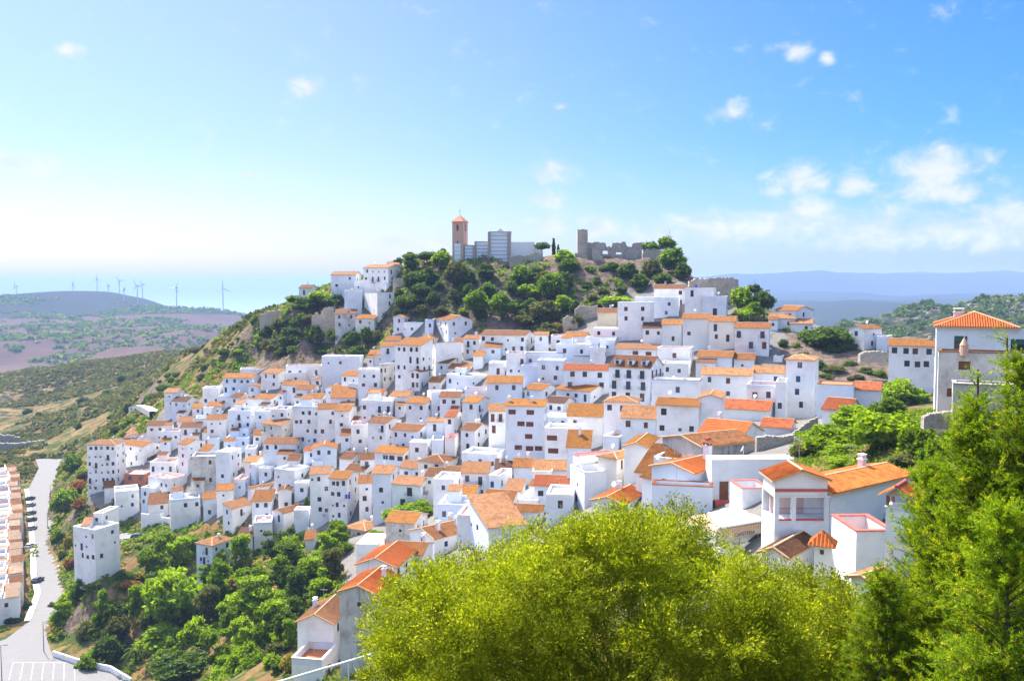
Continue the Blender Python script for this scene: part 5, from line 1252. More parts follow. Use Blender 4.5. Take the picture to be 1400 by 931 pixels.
while s < tot - 4:
    p, d = along(s); nrm = Vector((-d.y, d.x, 0))
    for row in range(4):
        off = 3.0 + row * 15.5 + random.uniform(-.6, .6)
        p2 = p + nrm * off
        u_, v_ = proj(p2.x, p2.y, ROAD_Z)
        if u_ < -14 or u_ > 60: continue
        if s < 22 and row == 0 and False: continue
        k = n_t % 6; t = protos[k] if k not in used else copy_tree(protos[k]); used.add(k)
        t.location = (p2.x, p2.y, ROAD_Z + random.uniform(-.6, 1.2) + row * .9); t.rotation_euler = (0, 0, math.atan2(d.y, d.x) - math.pi / 2)
        TER.append((t, row, len([x for x in TER if x[1] == row]) + 1)); n_t += 1
    s += 6.3 if n_t % 5 else 7.4
print('terraced', n_t)
ORD = ['nearest', 'second nearest', 'third nearest', 'fourth nearest', 'fifth nearest', 'sixth nearest', 'seventh nearest', 'eighth nearest', 'ninth nearest', 'tenth nearest'] + ['%dth nearest' % k for k in range(11, 60)]
ROWN = ['row fronting the road', 'second row back from the road', 'third row back from the road', 'fourth row back from the road']
for t, row, n in TER: t['label'] = 'white terraced house, %s in the %s' % (ORD[n - 1], ROWN[row])

# ------------------------------------------------------------------ vehicles, lamps
def car(u, v, z, rz, col, label, Y=None):
    loc = P(u, v, 1) * (z / P(u, v, 1).z) if Y is None else P(u, v, Y)
    if Y is not None: loc.z = gz(loc.x, loc.y) + .45
    t = thing('parked_car', label, 'car', loc, rz, 'cars parked along the roads')
    q = MB(); prof = [(-2.1, .35), (2.1, .35), (2.15, .75), (1.95, .92), (1.1, 1.0), (-2.0, .98), (-2.12, .8)]
    W = .86
    q.poly([(x, -W, z_) for x, z_ in prof]); q.poly([(x, W, z_) for x, z_ in prof][::-1])
    for k in range(len(prof)):
        (x0, z0), (x1, z1) = prof[k], prof[(k + 1) % len(prof)]; q.poly([(x0, W, z0), (x1, W, z1), (x1, -W, z1), (x0, -W, z0)])
    q.build('body', col, t)
    cab = [(-1.9, .98), (1.05, 1.0), (.4, 1.45), (-1.4, 1.48)]; w0, w1 = .8, .66
    q = MB(); q.poly([(cab[0][0], -w0, cab[0][1]), (cab[1][0], -w0, cab[1][1]), (cab[2][0], -w1, cab[2][1] - .03), (cab[3][0], -w1, cab[3][1] - .03)])
    q.poly([(cab[0][0], w0, cab[0][1]), (cab[1][0], w0, cab[1][1]), (cab[2][0], w1, cab[2][1] - .03), (cab[3][0], w1, cab[3][1] - .03)][::-1])
    q.poly([(cab[1][0], -w0, cab[1][1]), (cab[1][0], w0, cab[1][1]), (cab[2][0], w1, cab[2][1] - .03), (cab[2][0], -w1, cab[2][1] - .03)])
    q.poly([(cab[0][0], w0, cab[0][1]), (cab[0][0], -w0, cab[0][1]), (cab[3][0], -w1, cab[3][1] - .03), (cab[3][0], w1, cab[3][1] - .03)]); q.build('windows', 'glass_dark', t)
    q = MB(); q.poly([(.42, -.68, 1.42), (.42, .68, 1.42), (-1.42, .68, 1.46), (-1.42, -.68, 1.46)]); q.poly([(.42, -.68, 1.46), (.42, .68, 1.46), (-1.42, .68, 1.5), (-1.42, -.68, 1.5)][::-1] if False else [(.42, -.68, 1.47), (.42, .68, 1.47), (-1.42, .68, 1.5), (-1.42, -.68, 1.5)]); q.build('roof', col, t)
    for x in (-1.35, 1.35):
        for y in (-.8, .8): q = MB(); q.tube((x, y - .1, .32), (x, y + .1, .32), .32, .32, 10); q.build('wheel', 'rubber', t)
    return t
for k, (u, v, c, lb) in enumerate([(44.5,748,'car_white','white car parked beside the terraced houses'),(44,683,'car_dark','dark car parked at the far end of the terraced row'),(44.5,692,'car_grey','grey car behind the farthest dark car'),(45,703,'car_dark','dark car parked at a gap midway along the terraced row'),(46,712,'car_dark','dark car just before the gap in the terraced row'),(46,724,'car_grey','grey car two places beyond the white car'),(54,795,'car_dark','dark car parked beside the end terraced house')]):
    car(u - 2.5, v, ROAD_Z, math.radians(80 + k), c, lb)
for k, (u, v, c, lb) in enumerate([(168,724,'car_dark','dark blue car on the lane next to the detached apartment house'),(177,729,'car_grey','grey car in the middle of the lane'),(189,734,'car_dark','dark car at the far end of the lane')]):
    car(u, v, 0, math.radians(15), c, lb, Y=Yat(u, v) + .5)
def lamp(u, v0, v1, label, z=ROAD_Z, Y=None, two=False):
    loc = P(u, v1, 1) * (z / P(u, v1, 1).z) if Y is None else P(u, v1, Y)
    h = (v1 - v0) / F * loc.y; t = thing('street_lamp', label, 'street lamp', loc, 0, 'street lamps along the road')
    q = MB(); q.tube((0, 0, -1), (0, 0, h), .11, .06, 6); q.build('pole', 'iron', t)
    q = MB(); q.tube((0, 0, h - .05), (1.0, 0, h + .15), .05, .04, 5); q.build('arm', 'iron', t)
    q = MB(); q.box(.7, 1.5, -.14, .14, h + .08, h + .22); q.build('lamp_head', 'iron', t)
lamp(69, 662, 684, 'tall dark lamp post farthest up the road'); lamp(65, 700, 720, 'dark lamp post midway along the road'); lamp(60, 848, 890, 'dark lamp post beside the palms at the road junction'); lamp(3, 879, 940, 'dark lamp post at the very bottom left corner')
# railing pipe with flowers at the lower edge
t = thing('handrail', 'white painted handrail rising past the foot of the stained tall house', 'railing', (0, 0, 0))
q = MB(); p0, p1 = P(360, 938, 46), P(512, 893, 50); q.tube(p0, p1, .075, .075, 8); q.build('rail', 'white_paint', t)
for k in range(5):
    c = p0.lerp(p1, k / 4); q = MB(); q.tube((c.x, c.y, c.z - 1.1), c, .04, .04, 6); q.build('post', 'white_paint', t)
img = [(178, 931), (215, 893)]
t = thing('stair_railing', 'grey railing climbing beside the steps through the wood', 'railing', (0, 0, 0)); q = MB(); a_, c_ = P(178, 925, 199), P(218, 888, 214)
for z_ in (1.0, .55): q.tube(a_ + Vector((0, 0, z_)), c_ + Vector((0, 0, z_)), .07, .07, 5)
for k in range(12): p = a_.lerp(c_, k / 11); q.tube(p, p + Vector((0, 0, 1.0)), .05, .05, 5)
q.build('rail', 'concrete', t)
q = MB(); d = (c_ - a_); n_ = Vector((.8, -.6, 0)) * 3
q.poly([a_ + Vector((0, 0, .1)), a_ + n_ + Vector((0, 0, .1)), c_ + n_ + Vector((0, 0, .1)), c_ + Vector((0, 0, .1))]); tag(q.build('steps_path', 'concrete'), 'sunlit sloping path beside the railing', None, kind='structure')

# ------------------------------------------------------------------ wind turbines on the far ridge
def turbine_proto():
    t = thing('wind_turbine', None, 'wind turbine', (0, 0, 0), 0, 'wind turbines on the far ridge')
    q = MB(); q.tube((0, 0, -25), (0, 0, 1), .045 * 60, .03 * 60, 8); tw_ = q.build('tower', 'turbine_white', t)
    q = MB(); q.box(-2, 2, -4, 5, -1.2, 2.6); q.build('nacelle', 'turbine_white', t)
    return t
TB = [(2,404,410,2900,'leftmost turbine at the edge of the view'),(22,392,410,3050,'turbine standing alone on the low western saddle'),(99.5,389,407,3100,'turbine on the rising shoulder before the summit'),(132.5,382,401,3150,'tallest turbine left of the summit'),(148,391,401,3000,'turbine right on the summit of the ridge'),(163,384,402,3150,'turbine just beyond the summit track'),(169.5,396,413,2800,'small pale turbine below the summit'),(187.5,391,417,2700,'turbine on the near side of the ridge, in front of its paler neighbour'),(194.5,389,408,3100,'pale turbine close behind another on the ridge'),(241,394,421,2650,'turbine at the eastern foot of the summit hill'),(304.5,394,425,2600,'isolated turbine at the eastern end of the ridge')]
for k, (u, vh, vb, Y, lb) in enumerate(TB):
    p = P(u, vh, Y); zb_ = P(u, vb, Y).z; hh = p.z - zb_
    t = thing('wind_turbine', 'white ' + lb, 'wind turbine', (p.x, p.y, p.z), random.uniform(-.5, .5), 'wind turbines on the far ridge')
    q = MB(); q.tube((0, 0, -hh - 30), (0, 0, 0), 1.7, 1.0, 8); q.build('tower', 'turbine_white', t)
    q = MB(); q.box(-1.8, 1.8, -3, 6, -1.2, 2.4); q.tube((0, -3, .6), (0, -5, .6), 1.5, .6, 8); q.build('nacelle', 'turbine_white', t)
    a0 = random.uniform(0, 2.1); L_ = hh * .38
    for j in range(3):
        an = a0 + j * 2 * math.pi / 3; dx, dz = math.sin(an), math.cos(an)
        q = MB(); q.tube((0, -4.2, .6), (dx * L_ * .3, -4.2, .6 + dz * L_ * .3), .9, 1.3, 5); q.tube((dx * L_ * .3, -4.2, .6 + dz * L_ * .3), (dx * L_, -4.2, .6 + dz * L_), 1.3, .3, 5); q.build('blade', 'turbine_white', t)
# dark concrete retaining terraces of the quarry at the far left
for k, (us, vt, vb_, Y) in enumerate([((-20, 30, 60), (606, 606, 602), 628, 470), ((-20, 12, 26), (594, 595, 598), 606, 520), ((-20, 6, 16), (640, 641, 643), 655, 430)]):
    ruin(list(zip(us, vt)), vb_, Y, 'retaining_wall', ['long dark curved retaining wall in the valley beyond the road', 'upper stone terrace edge in the valley beyond the road', 'lowest dark wall beside the road bend'][k], 'wall', mat='wall_stone', seed=30 + k, dep=2)
# ------------------------------------------------------------------ foliage
def leaf_material(name, a, b, c, trans=0.35):
    m, nt = new_mat(name); MAT[name] = m
    at = nt.node('ShaderNodeVertexColor', layer_name='tint').outputs[0]
    s3_ = nt.node('ShaderNodeSeparateColor', {0: at})
    oi = nt.node('ShaderNodeObjectInfo').outputs['Random']
    col = nt.mix(s3_.outputs[0], a, b); col = nt.mix(s3_.outputs[1], col, c)
    col = nt.mix(nt.math('MULTIPLY', oi, 0.35), col, tuple(x * .6 for x in a))
    d = nt.node('ShaderNodeBsdfPrincipled'); nt.set(d, 'Base Color', col); nt.set(d, 'Roughness', .65); nt.set(d, 'Specular IOR Level', .14)
    t = nt.node('ShaderNodeBsdfTranslucent'); nt.set(t, 'Color', nt.mix(1.0, col, (1.5, 1.5, .55), 'MULTIPLY'))
    mx = nt.node('ShaderNodeMixShader', {0: trans}); nt.l.new(d.outputs[0], mx.inputs[1]); nt.l.new(t.outputs[0], mx.inputs[2])
    o = nt.node('ShaderNodeOutputMaterial'); nt.l.new(mx.outputs[0], o.inputs[0])
leaf_material('leaf_dark', (.045, .09, .012), (.10, .165, .022), (.18, .22, .035), .4)
leaf_material('leaf_mid', (.07, .13, .006), (.155, .25, .010), (.27, .34, .02), .48)
leaf_material('leaf_light', (.14, .23, .006), (.26, .38, .010), (.40, .46, .02), .50)
leaf_material('leaf_yellow', (.20, .18, .02), (.36, .30, .03), (.48, .34, .05))
leaf_material('leaf_olive', (.08, .095, .028), (.14, .15, .04), (.22, .20, .07))
leaf_material('leaf_rust', (.20, .08, .02), (.32, .14, .03), (.40, .22, .06))
leaf_material('leaf_near', (.07, .10, .003), (.28, .345, .006), (.60, .58, .06), .46)
leaf_material('leaf_conifer', (.085, .155, .006), (.26, .38, .014), (.58, .54, .02), .5)

def quad_mesh(name, cen, ax, side, L, W, tint, mat, rhomb=True):
    """one rhombus per leaf; cen (n,3), ax long direction, side short direction"""
    n = len(cen); L = np.broadcast_to(L, n)[:, None]; W = np.broadcast_to(W, n)[:, None]
    v = np.empty((n, 4, 3)); v[:, 0] = cen - ax * L * .5; v[:, 1] = cen + side * W * .5 - ax * L * .05; v[:, 2] = cen + ax * L * .5; v[:, 3] = cen - side * W * .5 - ax * L * .05
    me = bpy.data.meshes.new(name); me.vertices.add(n * 4); me.vertices.foreach_set('co', v.ravel())
    me.loops.add(n * 4); me.loops.foreach_set('vertex_index', np.arange(n * 4)); me.polygons.add(n)
    me.polygons.foreach_set('loop_start', np.arange(n) * 4); me.polygons.foreach_set('loop_total', np.full(n, 4)); me.update()
    c = np.zeros((n, 4, 4)); c[:, :, 0] = tint[:, 0, None]; c[:, :, 1] = tint[:, 1, None]; c[..., 3] = 1
    ca_ = me.color_attributes.new('tint', 'FLOAT_COLOR', 'POINT'); ca_.data.foreach_set('color', c.ravel())
    if mat: me.materials.append(MAT[mat] if isinstance(mat, str) else mat)
    return me
def unit(v): return v / np.maximum(1e-9, np.linalg.norm(v, axis=-1, keepdims=True))
def crown_mesh(name, clumps, per, leaf, seed, elong=1.6, inner=.45, hang=0.0, mat='leaf_mid'):
    """clumps: (x,y,z,r, squash)"""
    rg = np.random.default_rng(seed); C_, A_, S_, T_ = [], [], [], []
    for (x, y, z, r, sq) in clumps:
        n = int(per * r * r * 4); d = unit(rg.normal(size=(n, 3)))
        rad = r * (inner + (1 - inner) * rg.random(n) ** .45)
        lump = 1 + .28 * np.sin(d[:, 0] * 5 + x * 9) * np.sin(d[:, 1] * 5 + y * 7) + .2 * np.sin(d[:, 2] * 7 + z * 5)
        p = d * (rad * lump)[:, None]; p[:, 2] *= sq
        p += np.array([x, y, z])
        a_ = unit(d * .6 + rg.normal(size=(n, 3)) * .8 + np.array([0, 0, hang]))
        s_ = unit(np.cross(a_, unit(rg.normal(size=(n, 3)))))
        t0 = np.clip(rg.random() * .5 + rg.random(n) * .6, 0, 1); t1 = (rg.random(n) < .12) * rg.random(n)
        C_.append(p); A_.append(a_); S_.append(s_); T_.append(np.stack([t0, t1], 1))
    C_, A_, S_, T_ = map(np.concatenate, (C_, A_, S_, T_)); n = len(C_)
    sz = leaf * (.6 + .8 * rg.random(n))
    return quad_mesh(name, C_, A_, S_, sz * elong, sz, T_, mat)
def rand_clumps(kind, seed):
    r_ = random.Random(seed); out = []
    if kind == 'round':
        for k in range(13):
            a_ = r_.uniform(0, 6.28); e_ = r_.uniform(-.5, 1); R_ = r_.uniform(.35, .68)
            out.append((math.cos(a_) * R_ * math.sqrt(max(0, 1 - e_ * e_)) * 1.0, math.sin(a_) * R_ * math.sqrt(max(0, 1 - e_ * e_)), e_ * R_ * .8, r_.uniform(.26, .46), .85))
        out.append((0, 0, 0, .6, .85))
    elif kind == 'pine':
        for k in range(15):
            z = r_.uniform(-.85, .9); w_ = .72 * (1 - .55 * abs(z - .0)); a_ = r_.uniform(0, 6.28); R_ = r_.uniform(.15, 1) * w_
            out.append((math.cos(a_) * R_, math.sin(a_) * R_, z * .9, r_.uniform(.2, .38), .7))
    elif kind == 'cypress':
        for k in range(9): z = -1 + 2 * k / 8; out.append((r_.uniform(-.1, .1), r_.uniform(-.1, .1), z * .9, max(.12, .75 * (1 - .5 * (z + .2) ** 2) * .8), 1.0))
    elif kind == 'umbrella':
        for k in range(12): a_ = r_.uniform(0, 6.28); R_ = r_.uniform(0, .75); out.append((math.cos(a_) * R_, math.sin(a_) * R_, r_.uniform(-.15, .35) * (1.2 - R_), r_.uniform(.28, .4), .7))
    return out
CROWN = {}
for kind, nvar, per, leaf in (('round', 4, 620, .105), ('pine', 4, 800, .085), ('cypress', 2, 500, .12), ('umbrella', 1, 500, .1)):
    CROWN[kind] = [crown_mesh('crown', rand_clumps(kind, 50 + k * 7), per, leaf, 9 + k) for k in range(nvar)]
def small_crown(seed): return crown_mesh('foliage', rand_clumps('round', seed), 150, .2, seed)
SMALL = [small_crown(k) for k in (1, 2, 3)]
def trunk_mesh(seed, r0=.09, H=1.0):
    rr = random.Random(seed); b = MB(); top = Vector((rr.uniform(-.1, .1), rr.uniform(-.1, .1), 0)); mid = Vector((rr.uniform(-.06, .06), rr.uniform(-.06, .06), -H * .5))
    b.tube((0, 0, -H), mid, r0, r0 * .75, 7); b.tube(mid, top, r0 * .75, r0 * .5, 7)
    for k in range(6):
        a_ = rr.uniform(0, 6.28); s0 = mid.lerp(top, rr.uniform(.3, 1)); e_ = Vector((math.cos(a_) * .5, math.sin(a_) * .5, rr.uniform(.1, .5))); b.tube(s0, e_, r0 * .4, r0 * .12, 5)
    o = b.build('trunk', 'bark'); me = o.data; bpy.data.objects.remove(o); return me
TRUNK = [trunk_mesh(k) for k in range(3)]
TREES = []
def tree(u, v, rx, ry, kind='round', mat='leaf_mid', Y=None, name=None, label=None, group='trees and shrubs around the village', lift=True, dY=0):
    yb = Y or Yat(u, v + ry * .8); yb += dY
    c = P(u, v, yb); s = yb / F; sx, sz = rx * s, ry * s
    k = len(TREES); bush = kind == 'bush'
    me = CROWN['round' if bush else kind][k % len(CROWN['round' if bush else kind])] if rx > 7 or not bush else SMALL[k % 3]
    if bush and Y is None or name == 'ray':
        ys = np.geomspace(yb * .65, yb * 2.2, 70); pts_ = [P(u, v + ry * .6, float(q)) for q in ys]
        gzz = ground_z([q.x for q in pts_], [q.y for q in pts_]); hit = [k_ for k_ in range(70) if pts_[k_].z <= gzz[k_]]
        if hit: yb = float(ys[hit[0]]); c = P(u, v, yb); s = yb / F; sx, sz = rx * s, ry * s
        if name == 'ray': name = None
    nm = name or {'round': 'tree', 'pine': 'pine_tree', 'cypress': 'cypress_tree', 'umbrella': 'umbrella_pine', 'bush': 'shrub'}[kind]
    zb = gz(c.x, c.y); 
    if c.z - zb < sz * .6: zb = c.z - sz * .6
    t = thing(nm, label, {'shrub': 'shrub'}.get(nm, 'tree'), (c.x, c.y, zb), random.uniform(0, 6.28), group)
    cr = link_copy(me, 'foliage' if bush else 'crown', t, (0, 0, c.z - zb), random.uniform(0, 6.28), (sx / .95, sx / .95, sz / .95 * (1.0 if kind != 'umbrella' else 1.6)))
    cr.material_slots[0].link = 'OBJECT'; cr.material_slots[0].material = MAT[mat]
    Hh = max(.5, (c.z - zb) + .6)
    tr = link_copy(TRUNK[k % 3], 'trunk', t, (0, 0, c.z - zb), 0, (max(sx, 1.0) * .9, max(sx, 1.0) * .9, Hh))
    TREES.append(dict(o=t, u=u, v=v, kind=nm, mat=mat, rx=rx, ry=ry)); return t
D_, M_, L_, Y_, O_, R_ = 'leaf_dark', 'leaf_mid', 'leaf_light', 'leaf_yellow', 'leaf_olive', 'leaf_rust'
T = """562,361,17,13,u,M 584,350,14,9,r,D 560,350,9,6,r,D 546,357,9,6,r,D 602,356,15,15,r,L 606,345,5,8,r,D 566,385,17,16,r,D 586,378,15,17,r,D 622,376,18,21,r,O 558,413,19,16,r,D 576,398,16,13,r,D 545,402,7,9,r,D 592,410,11,13,r,D 548,427,11,10,r,D 575,425,14,9,r,O
662,372,16,15,r,D 640,380,12,14,r,D 652,412,17,22,r,M 685,418,19,22,r,M 667,396,14,13,r,M 710,380,18,18,r,M 722,398,17,14,r,L 702,396,12,14,r,D 732,376,15,14,r,D 755,393,22,22,r,M 778,364,16,16,r,D 772,386,14,16,r,D 745,426,26,20,r,O 770,416,15,14,r,L 741,337,11,7,m,D 757,340,4,13,c,D 763,344,3,9,c,D 772,351,15,11,r,L 807,369,9,8,r,M
836,367,15,10,r,D 860,372,18,16,r,D 893,370,15,17,r,O 889,338,14,9,m,M 912,334,15,12,r,M 922,357,23,24,r,M 934,372,13,15,r,D 842,411,24,9,r,L 786,421,8,12,r,D 748,452,17,14,r,O 760,448,10,8,r,Y 716,437,16,9,r,O 633,427,8,6,r,L 815,385,8,8,r,D 875,385,14,12,r,D 905,382,14,12,r,D 825,400,10,8,r,O
604,425,12,9,r,O 640,398,9,12,r,D 700,420,8,14,r,D 725,418,12,12,r,D 600,392,9,10,r,D 622,405,12,11,r,O 850,396,9,7,r,D
437,407,21,11,r,L 460,412,19,12,r,D 417,418,20,13,r,D 400,409,11,8,r,M 412,441,14,14,r,D 395,463,22,20,r,D 432,459,16,16,r,D 460,459,15,14,r,D 482,465,14,14,r,D 490,482,16,12,r,D 502,460,10,15,r,D 375,472,20,13,r,O 380,445,12,12,r,O 355,469,13,11,r,M 412,482,20,11,r,D 515,460,10,12,r,O 445,479,20,10,r,D 470,478,14,9,r,O 350,440,9,9,r,D 425,435,12,8,r,O 365,455,10,10,r,D 395,440,10,9,r,D
1017,410,19,20,r,L 1018,430,17,12,r,L 1045,413,18,18,r,D 1032,396,14,9,r,D 1030,425,14,14,r,M 1128,464,36,25,r,D 1104,462,16,12,r,M 1158,475,18,17,r,D 1140,482,20,14,r,D 1112,480,14,10,r,D 1075,453,8,6,b,M
215,768,25,34,p,M 248,758,18,20,p,L 228,742,16,14,p,M 238,820,42,42,r,L 145,835,20,30,p,M 188,828,16,24,p,M 88,845,16,20,p,L 120,865,16,18,r,O 150,888,20,22,r,D 225,873,32,20,r,L 245,912,36,26,r,D 300,888,28,30,p,M 332,888,22,27,p,L 330,752,20,18,p,L 300,800,19,30,p,M 345,800,24,26,p,M 125,908,18,22,r,M 312,925,22,14,r,L 160,860,16,22,r,O 205,850,16,22,r,O 270,865,22,25,r,L 285,830,22,24,p,O 215,905,10,14,r,D
375,743,21,15,p,D 402,735,19,15,p,D 460,735,26,22,p,M 395,758,26,17,p,M 425,773,26,16,p,L 388,780,30,22,p,M 457,773,22,20,p,O 350,818,34,26,p,L 375,838,30,25,p,L 437,795,22,17,p,L 407,808,20,24,p,D 332,872,24,25,p,L 362,860,21,28,p,M 375,893,20,17,r,O 395,908,12,14,r,Y 557,702,33,17,r,L 575,694,20,12,r,L 512,731,15,9,r,L 420,692,6,12,c,D 429,712,3.2,12,c,M 300,770,14,18,p,L 430,830,14,22,p,M 395,870,14,20,p,M 350,905,16,18,r,M 450,700,14,8,r,O
70,862,10,6,b,D 98,636,14,17,b,M 90,686,19,25,b,M 110,668,14,14,b,R 130,683,12,10,b,O 152,697,17,9,b,Y 170,684,16,11,b,D 190,694,10,8,b,Y 80,735,11,17,b,M 95,745,8,14,b,Y 96,772,9,14,b,R 85,760,7,10,b,O 120,700,14,11,b,O 110,690,13,10,b,R 115,650,10,10,b,O 118,790,12,8,b,L 135,803,24,8,b,D 165,790,20,10,b,D 178,800,14,9,b,R 190,790,14,10,b,Y 110,815,12,10,b,M 316,802,7,11,r,R 252,726,10,7,b,L 240,722,13,5,b,O 265,716,8,5,b,Y 270,650,8,9,b,D 285,660,6,6,b,M 420,600,10,5,b,O 20,845,20,8,b,D 40,830,8,10,b,O 8,862,12,7,b,M 70,830,6,8,b,O
1100,488,12,9,b,D 1118,500,14,9,b,D 1140,506,16,9,b,O 1160,500,14,8,b,D 1182,508,14,8,b,D 1203,512,10,7,b,M 1130,515,12,6,b,D 1172,517,12,6,b,O 1090,475,9,8,b,M 1070,470,8,7,b,D 1205,588,52,36,r,L,104 1232,540,31,25,r,L,108 1130,602,42,28,r,L,112 1168,572,32,20,r,L,116 1255,603,26,28,r,M,98 1160,632,36,11,r,L,100 1258,652,20,15,r,L,84 1278,640,16,18,b,M,80 1100,618,20,16,r,O,112 1215,560,25,20,r,M,112 1240,630,22,12,b,O,90 1290,590,20,16,b,M,78 1330,580,18,12,b,L,74 1150,617,30,12,b,L,106 1275,620,22,26,b,M,78 1315,600,26,20,b,M,70"""
KM = dict(u='pine', r='round', p='pine', c='cypress', m='umbrella', b='bush'); MM = dict(D=D_, M=M_, L=L_, Y=Y_, O=O_, R=R_)
for t_ in T.split():
    f = t_.split(','); k_ = 1.16 if float(f[0]) < 480 and float(f[1]) > 735 and f[4] in 'rp' else 1.0
    tree(float(f[0]), float(f[1]), float(f[2]) * k_, float(f[3]) * k_, KM[f[4]], MM[f[5]], Y=float(f[6]) if len(f) > 6 else None, name='ray' if len(f) > 6 else None)
fr3 = random.Random(8); WOODZ = [(95,800),(200,775),(215,740),(262,745),(290,800),(330,765),(400,745),(480,720),(470,780),(400,850),(380,931),(240,931),(180,900),(80,880)]
n_b = 0
while n_b < 46:
    u, v = fr3.uniform(80, 480), fr3.uniform(725, 930)
    if in_poly(np.array([u]), np.array([v]), WOODZ)[0]: r_ = fr3.uniform(13, 24); tree(u, v, r_, r_ * fr3.uniform(.8, 1.15), fr3.choice(['pine', 'round', 'pine']), fr3.choice([L_, L_, M_, M_, D_]), dY=fr3.uniform(-3, 3)); n_b += 1
CRAGZ = [(560,375),(620,385),(700,372),(790,372),(880,370),(930,375),(900,395),(840,420),(790,440),(730,440),(640,440),(600,432),(545,432)]
n_b = 0
while n_b < 34:
    u, v = fr3.uniform(545, 930), fr3.uniform(365, 442)
    if in_poly(np.array([u]), np.array([v]), CRAGZ)[0]: r_ = fr3.uniform(7, 14); tree(u, v, r_, r_ * .8, 'round', fr3.choice([D_, D_, M_, O_]), name='ray'); n_b += 1
# shrubs dotted over the left flank of the hill
fr2 = random.Random(21); n_b = 0; flank = [(345,432),(300,455),(250,480),(235,500),(150,570),(120,610),(190,590),(215,560),(240,535),(300,505),(345,490),(440,480),(380,455)]
while n_b < 105:
    u, v = fr2.uniform(110, 440), fr2.uniform(435, 610)
    if not in_poly(np.array([u]), np.array([v]), flank)[0]: continue
    r_ = fr2.choice([4, 5, 6, 8, 10]); tree(u, v, r_, r_ * .75, 'bush', fr2.choice([D_, M_, M_, L_, O_, O_, D_])); n_b += 1
for k in range(16): tree(fr2.uniform(20, 260), fr2.uniform(505, 600), fr2.uniform(5, 11), fr2.uniform(4, 7), 'bush', fr2.choice([D_, D_, O_]), Y=600, name='ray')
# palms
def palm(u, v, vb, r, Y, label):
    c = P(u, v, Y); t = thing('palm_tree', label, 'tree', (c.x, c.y, gz(c.x, c.y)), 0, 'palms by the road'); h = max(2.5, c.z - t.location.z)
    q = MB(); q.tube((0, 0, -1), (.1, 0, h), .28, .2, 8); q.build('trunk', 'bark', t)
    rg = np.random.default_rng(int(u)); cen, ax, sd, LL = [], [], [], []
    for k in range(26):
        a_ = rg.random() * 6.28; el0 = rg.uniform(-.1, 1.2); Lf = r * Y / F
        for j in range(26):
            s_ = j / 26; e_ = el0 - 1.5 * s_ * s_; x = Lf * s_ * math.cos(el0 * .6)
            p = np.array([.1 + math.cos(a_) * x, math.sin(a_) * x, h + Lf * (math.sin(el0) * s_ - .75 * s_ * s_)])
            for sg in (-1, 1):
                side = np.array([-math.sin(a_) * sg, math.cos(a_) * sg, -.5]); cen.append(p + side * .22); ax.append(side); sd.append([math.cos(a_), math.sin(a_), 0]); LL.append(.6 * (1 - .4 * s_))
    cen, ax, sd = np.array(cen), unit(np.array(ax)), np.array(sd); ti = np.stack([rg.random(len(cen)), rg.random(len(cen)) * .2], 1)
    o = bpy.data.objects.new('fronds', quad_mesh('fronds', cen, ax, sd, np.array(LL), .16, ti, 'leaf_mid')); C.objects.link(o); o.parent = t
palm(77, 872, 898, 13, 222, 'dark bushy palm at the road junction'); palm(185, 888, 915, 22, 200, 'pale green palm fronds low in the wood by the railing')

# ground scrub that nobody could count
def scatter_scrub(name, pts, label, leaf=(.5, .9), n_per=14, mat='leaf_olive', R=(.6, 1.5)):
    rg = np.random.default_rng(len(pts)); n = len(pts); rad = rg.uniform(*R, n)
    d = unit(rg.normal(size=(n, n_per, 3))); d[..., 2] = np.abs(d[..., 2]) * .8
    p = pts[:, None, :] + d * (rad[:, None, None] * rg.uniform(.5, 1, (n, n_per, 1)))
    p = p.reshape(-1, 3); m_ = len(p); a_ = unit(rg.normal(size=(m_, 3))); s_ = unit(np.cross(a_, unit(rg.normal(size=(m_, 3))))); sz = rg.uniform(*leaf, m_) * np.repeat(rad, n_per) / R[1]
    t = np.stack([np.repeat(rg.random(n), n_per) * .7 + rg.random(m_) * .3, (np.repeat(rg.random(n), n_per) < .2) * .8], 1)
    o = bpy.data.objects.new(name, quad_mesh(name, p, a_, s_, sz * 1.3, sz, t, mat)); C.objects.link(o); return tag(o, label, None, kind='stuff')
def ground_pts(n, x0, x1, y0, y1, ok, seed, maxslope=9):
    rg = np.random.default_rng(seed); x = rg.uniform(x0, x1, n); y = rg.uniform(y0, y1, n); z = ground_z(x, y)
    with np.errstate(all='ignore'): u, v = proj(x, y, z)
    k = ok(u, v, x, y, z); return np.stack([x[k], y[k], z[k]], 1)
notvill = lambda u, v, x, y: ~in_poly(u, v, vill) & ~in_poly(x, y, road_poly)
clump = lambda x, y, s, t: fbm(x / s, y / s, 3, 77) > t
scatter_scrub('scrub', ground_pts(70000, -620, -20, 380, 1150, lambda u, v, x, y, z: (u > -30) & (u < 430) & (v < 660) & notvill(u, v, x, y) & clump(x, y, 60, -.28), 3), 'low grey-green scrub speckling the hills beyond the village', R=(1.0, 2.4), leaf=(1.2, 1.9))
scatter_scrub('undergrowth', ground_pts(30000, -230, 60, 120, 400, lambda u, v, x, y, z: (u > 40) & (u < 1000) & notvill(u, v, x, y) & clump(x, y, 20, -.1), 4), 'tangled undergrowth between the trees and on the cliffs', R=(.5, 1.4), leaf=(.5, 1.0), mat='leaf_mid')
scatter_scrub('dry_grass', ground_pts(9000, -230, 60, 150, 400, lambda u, v, x, y, z: (u > 60) & (u < 600) & notvill(u, v, x, y), 6), 'dry golden grass and weeds on the slopes', R=(.3, .8), leaf=(.3, .6), mat='leaf_yellow')
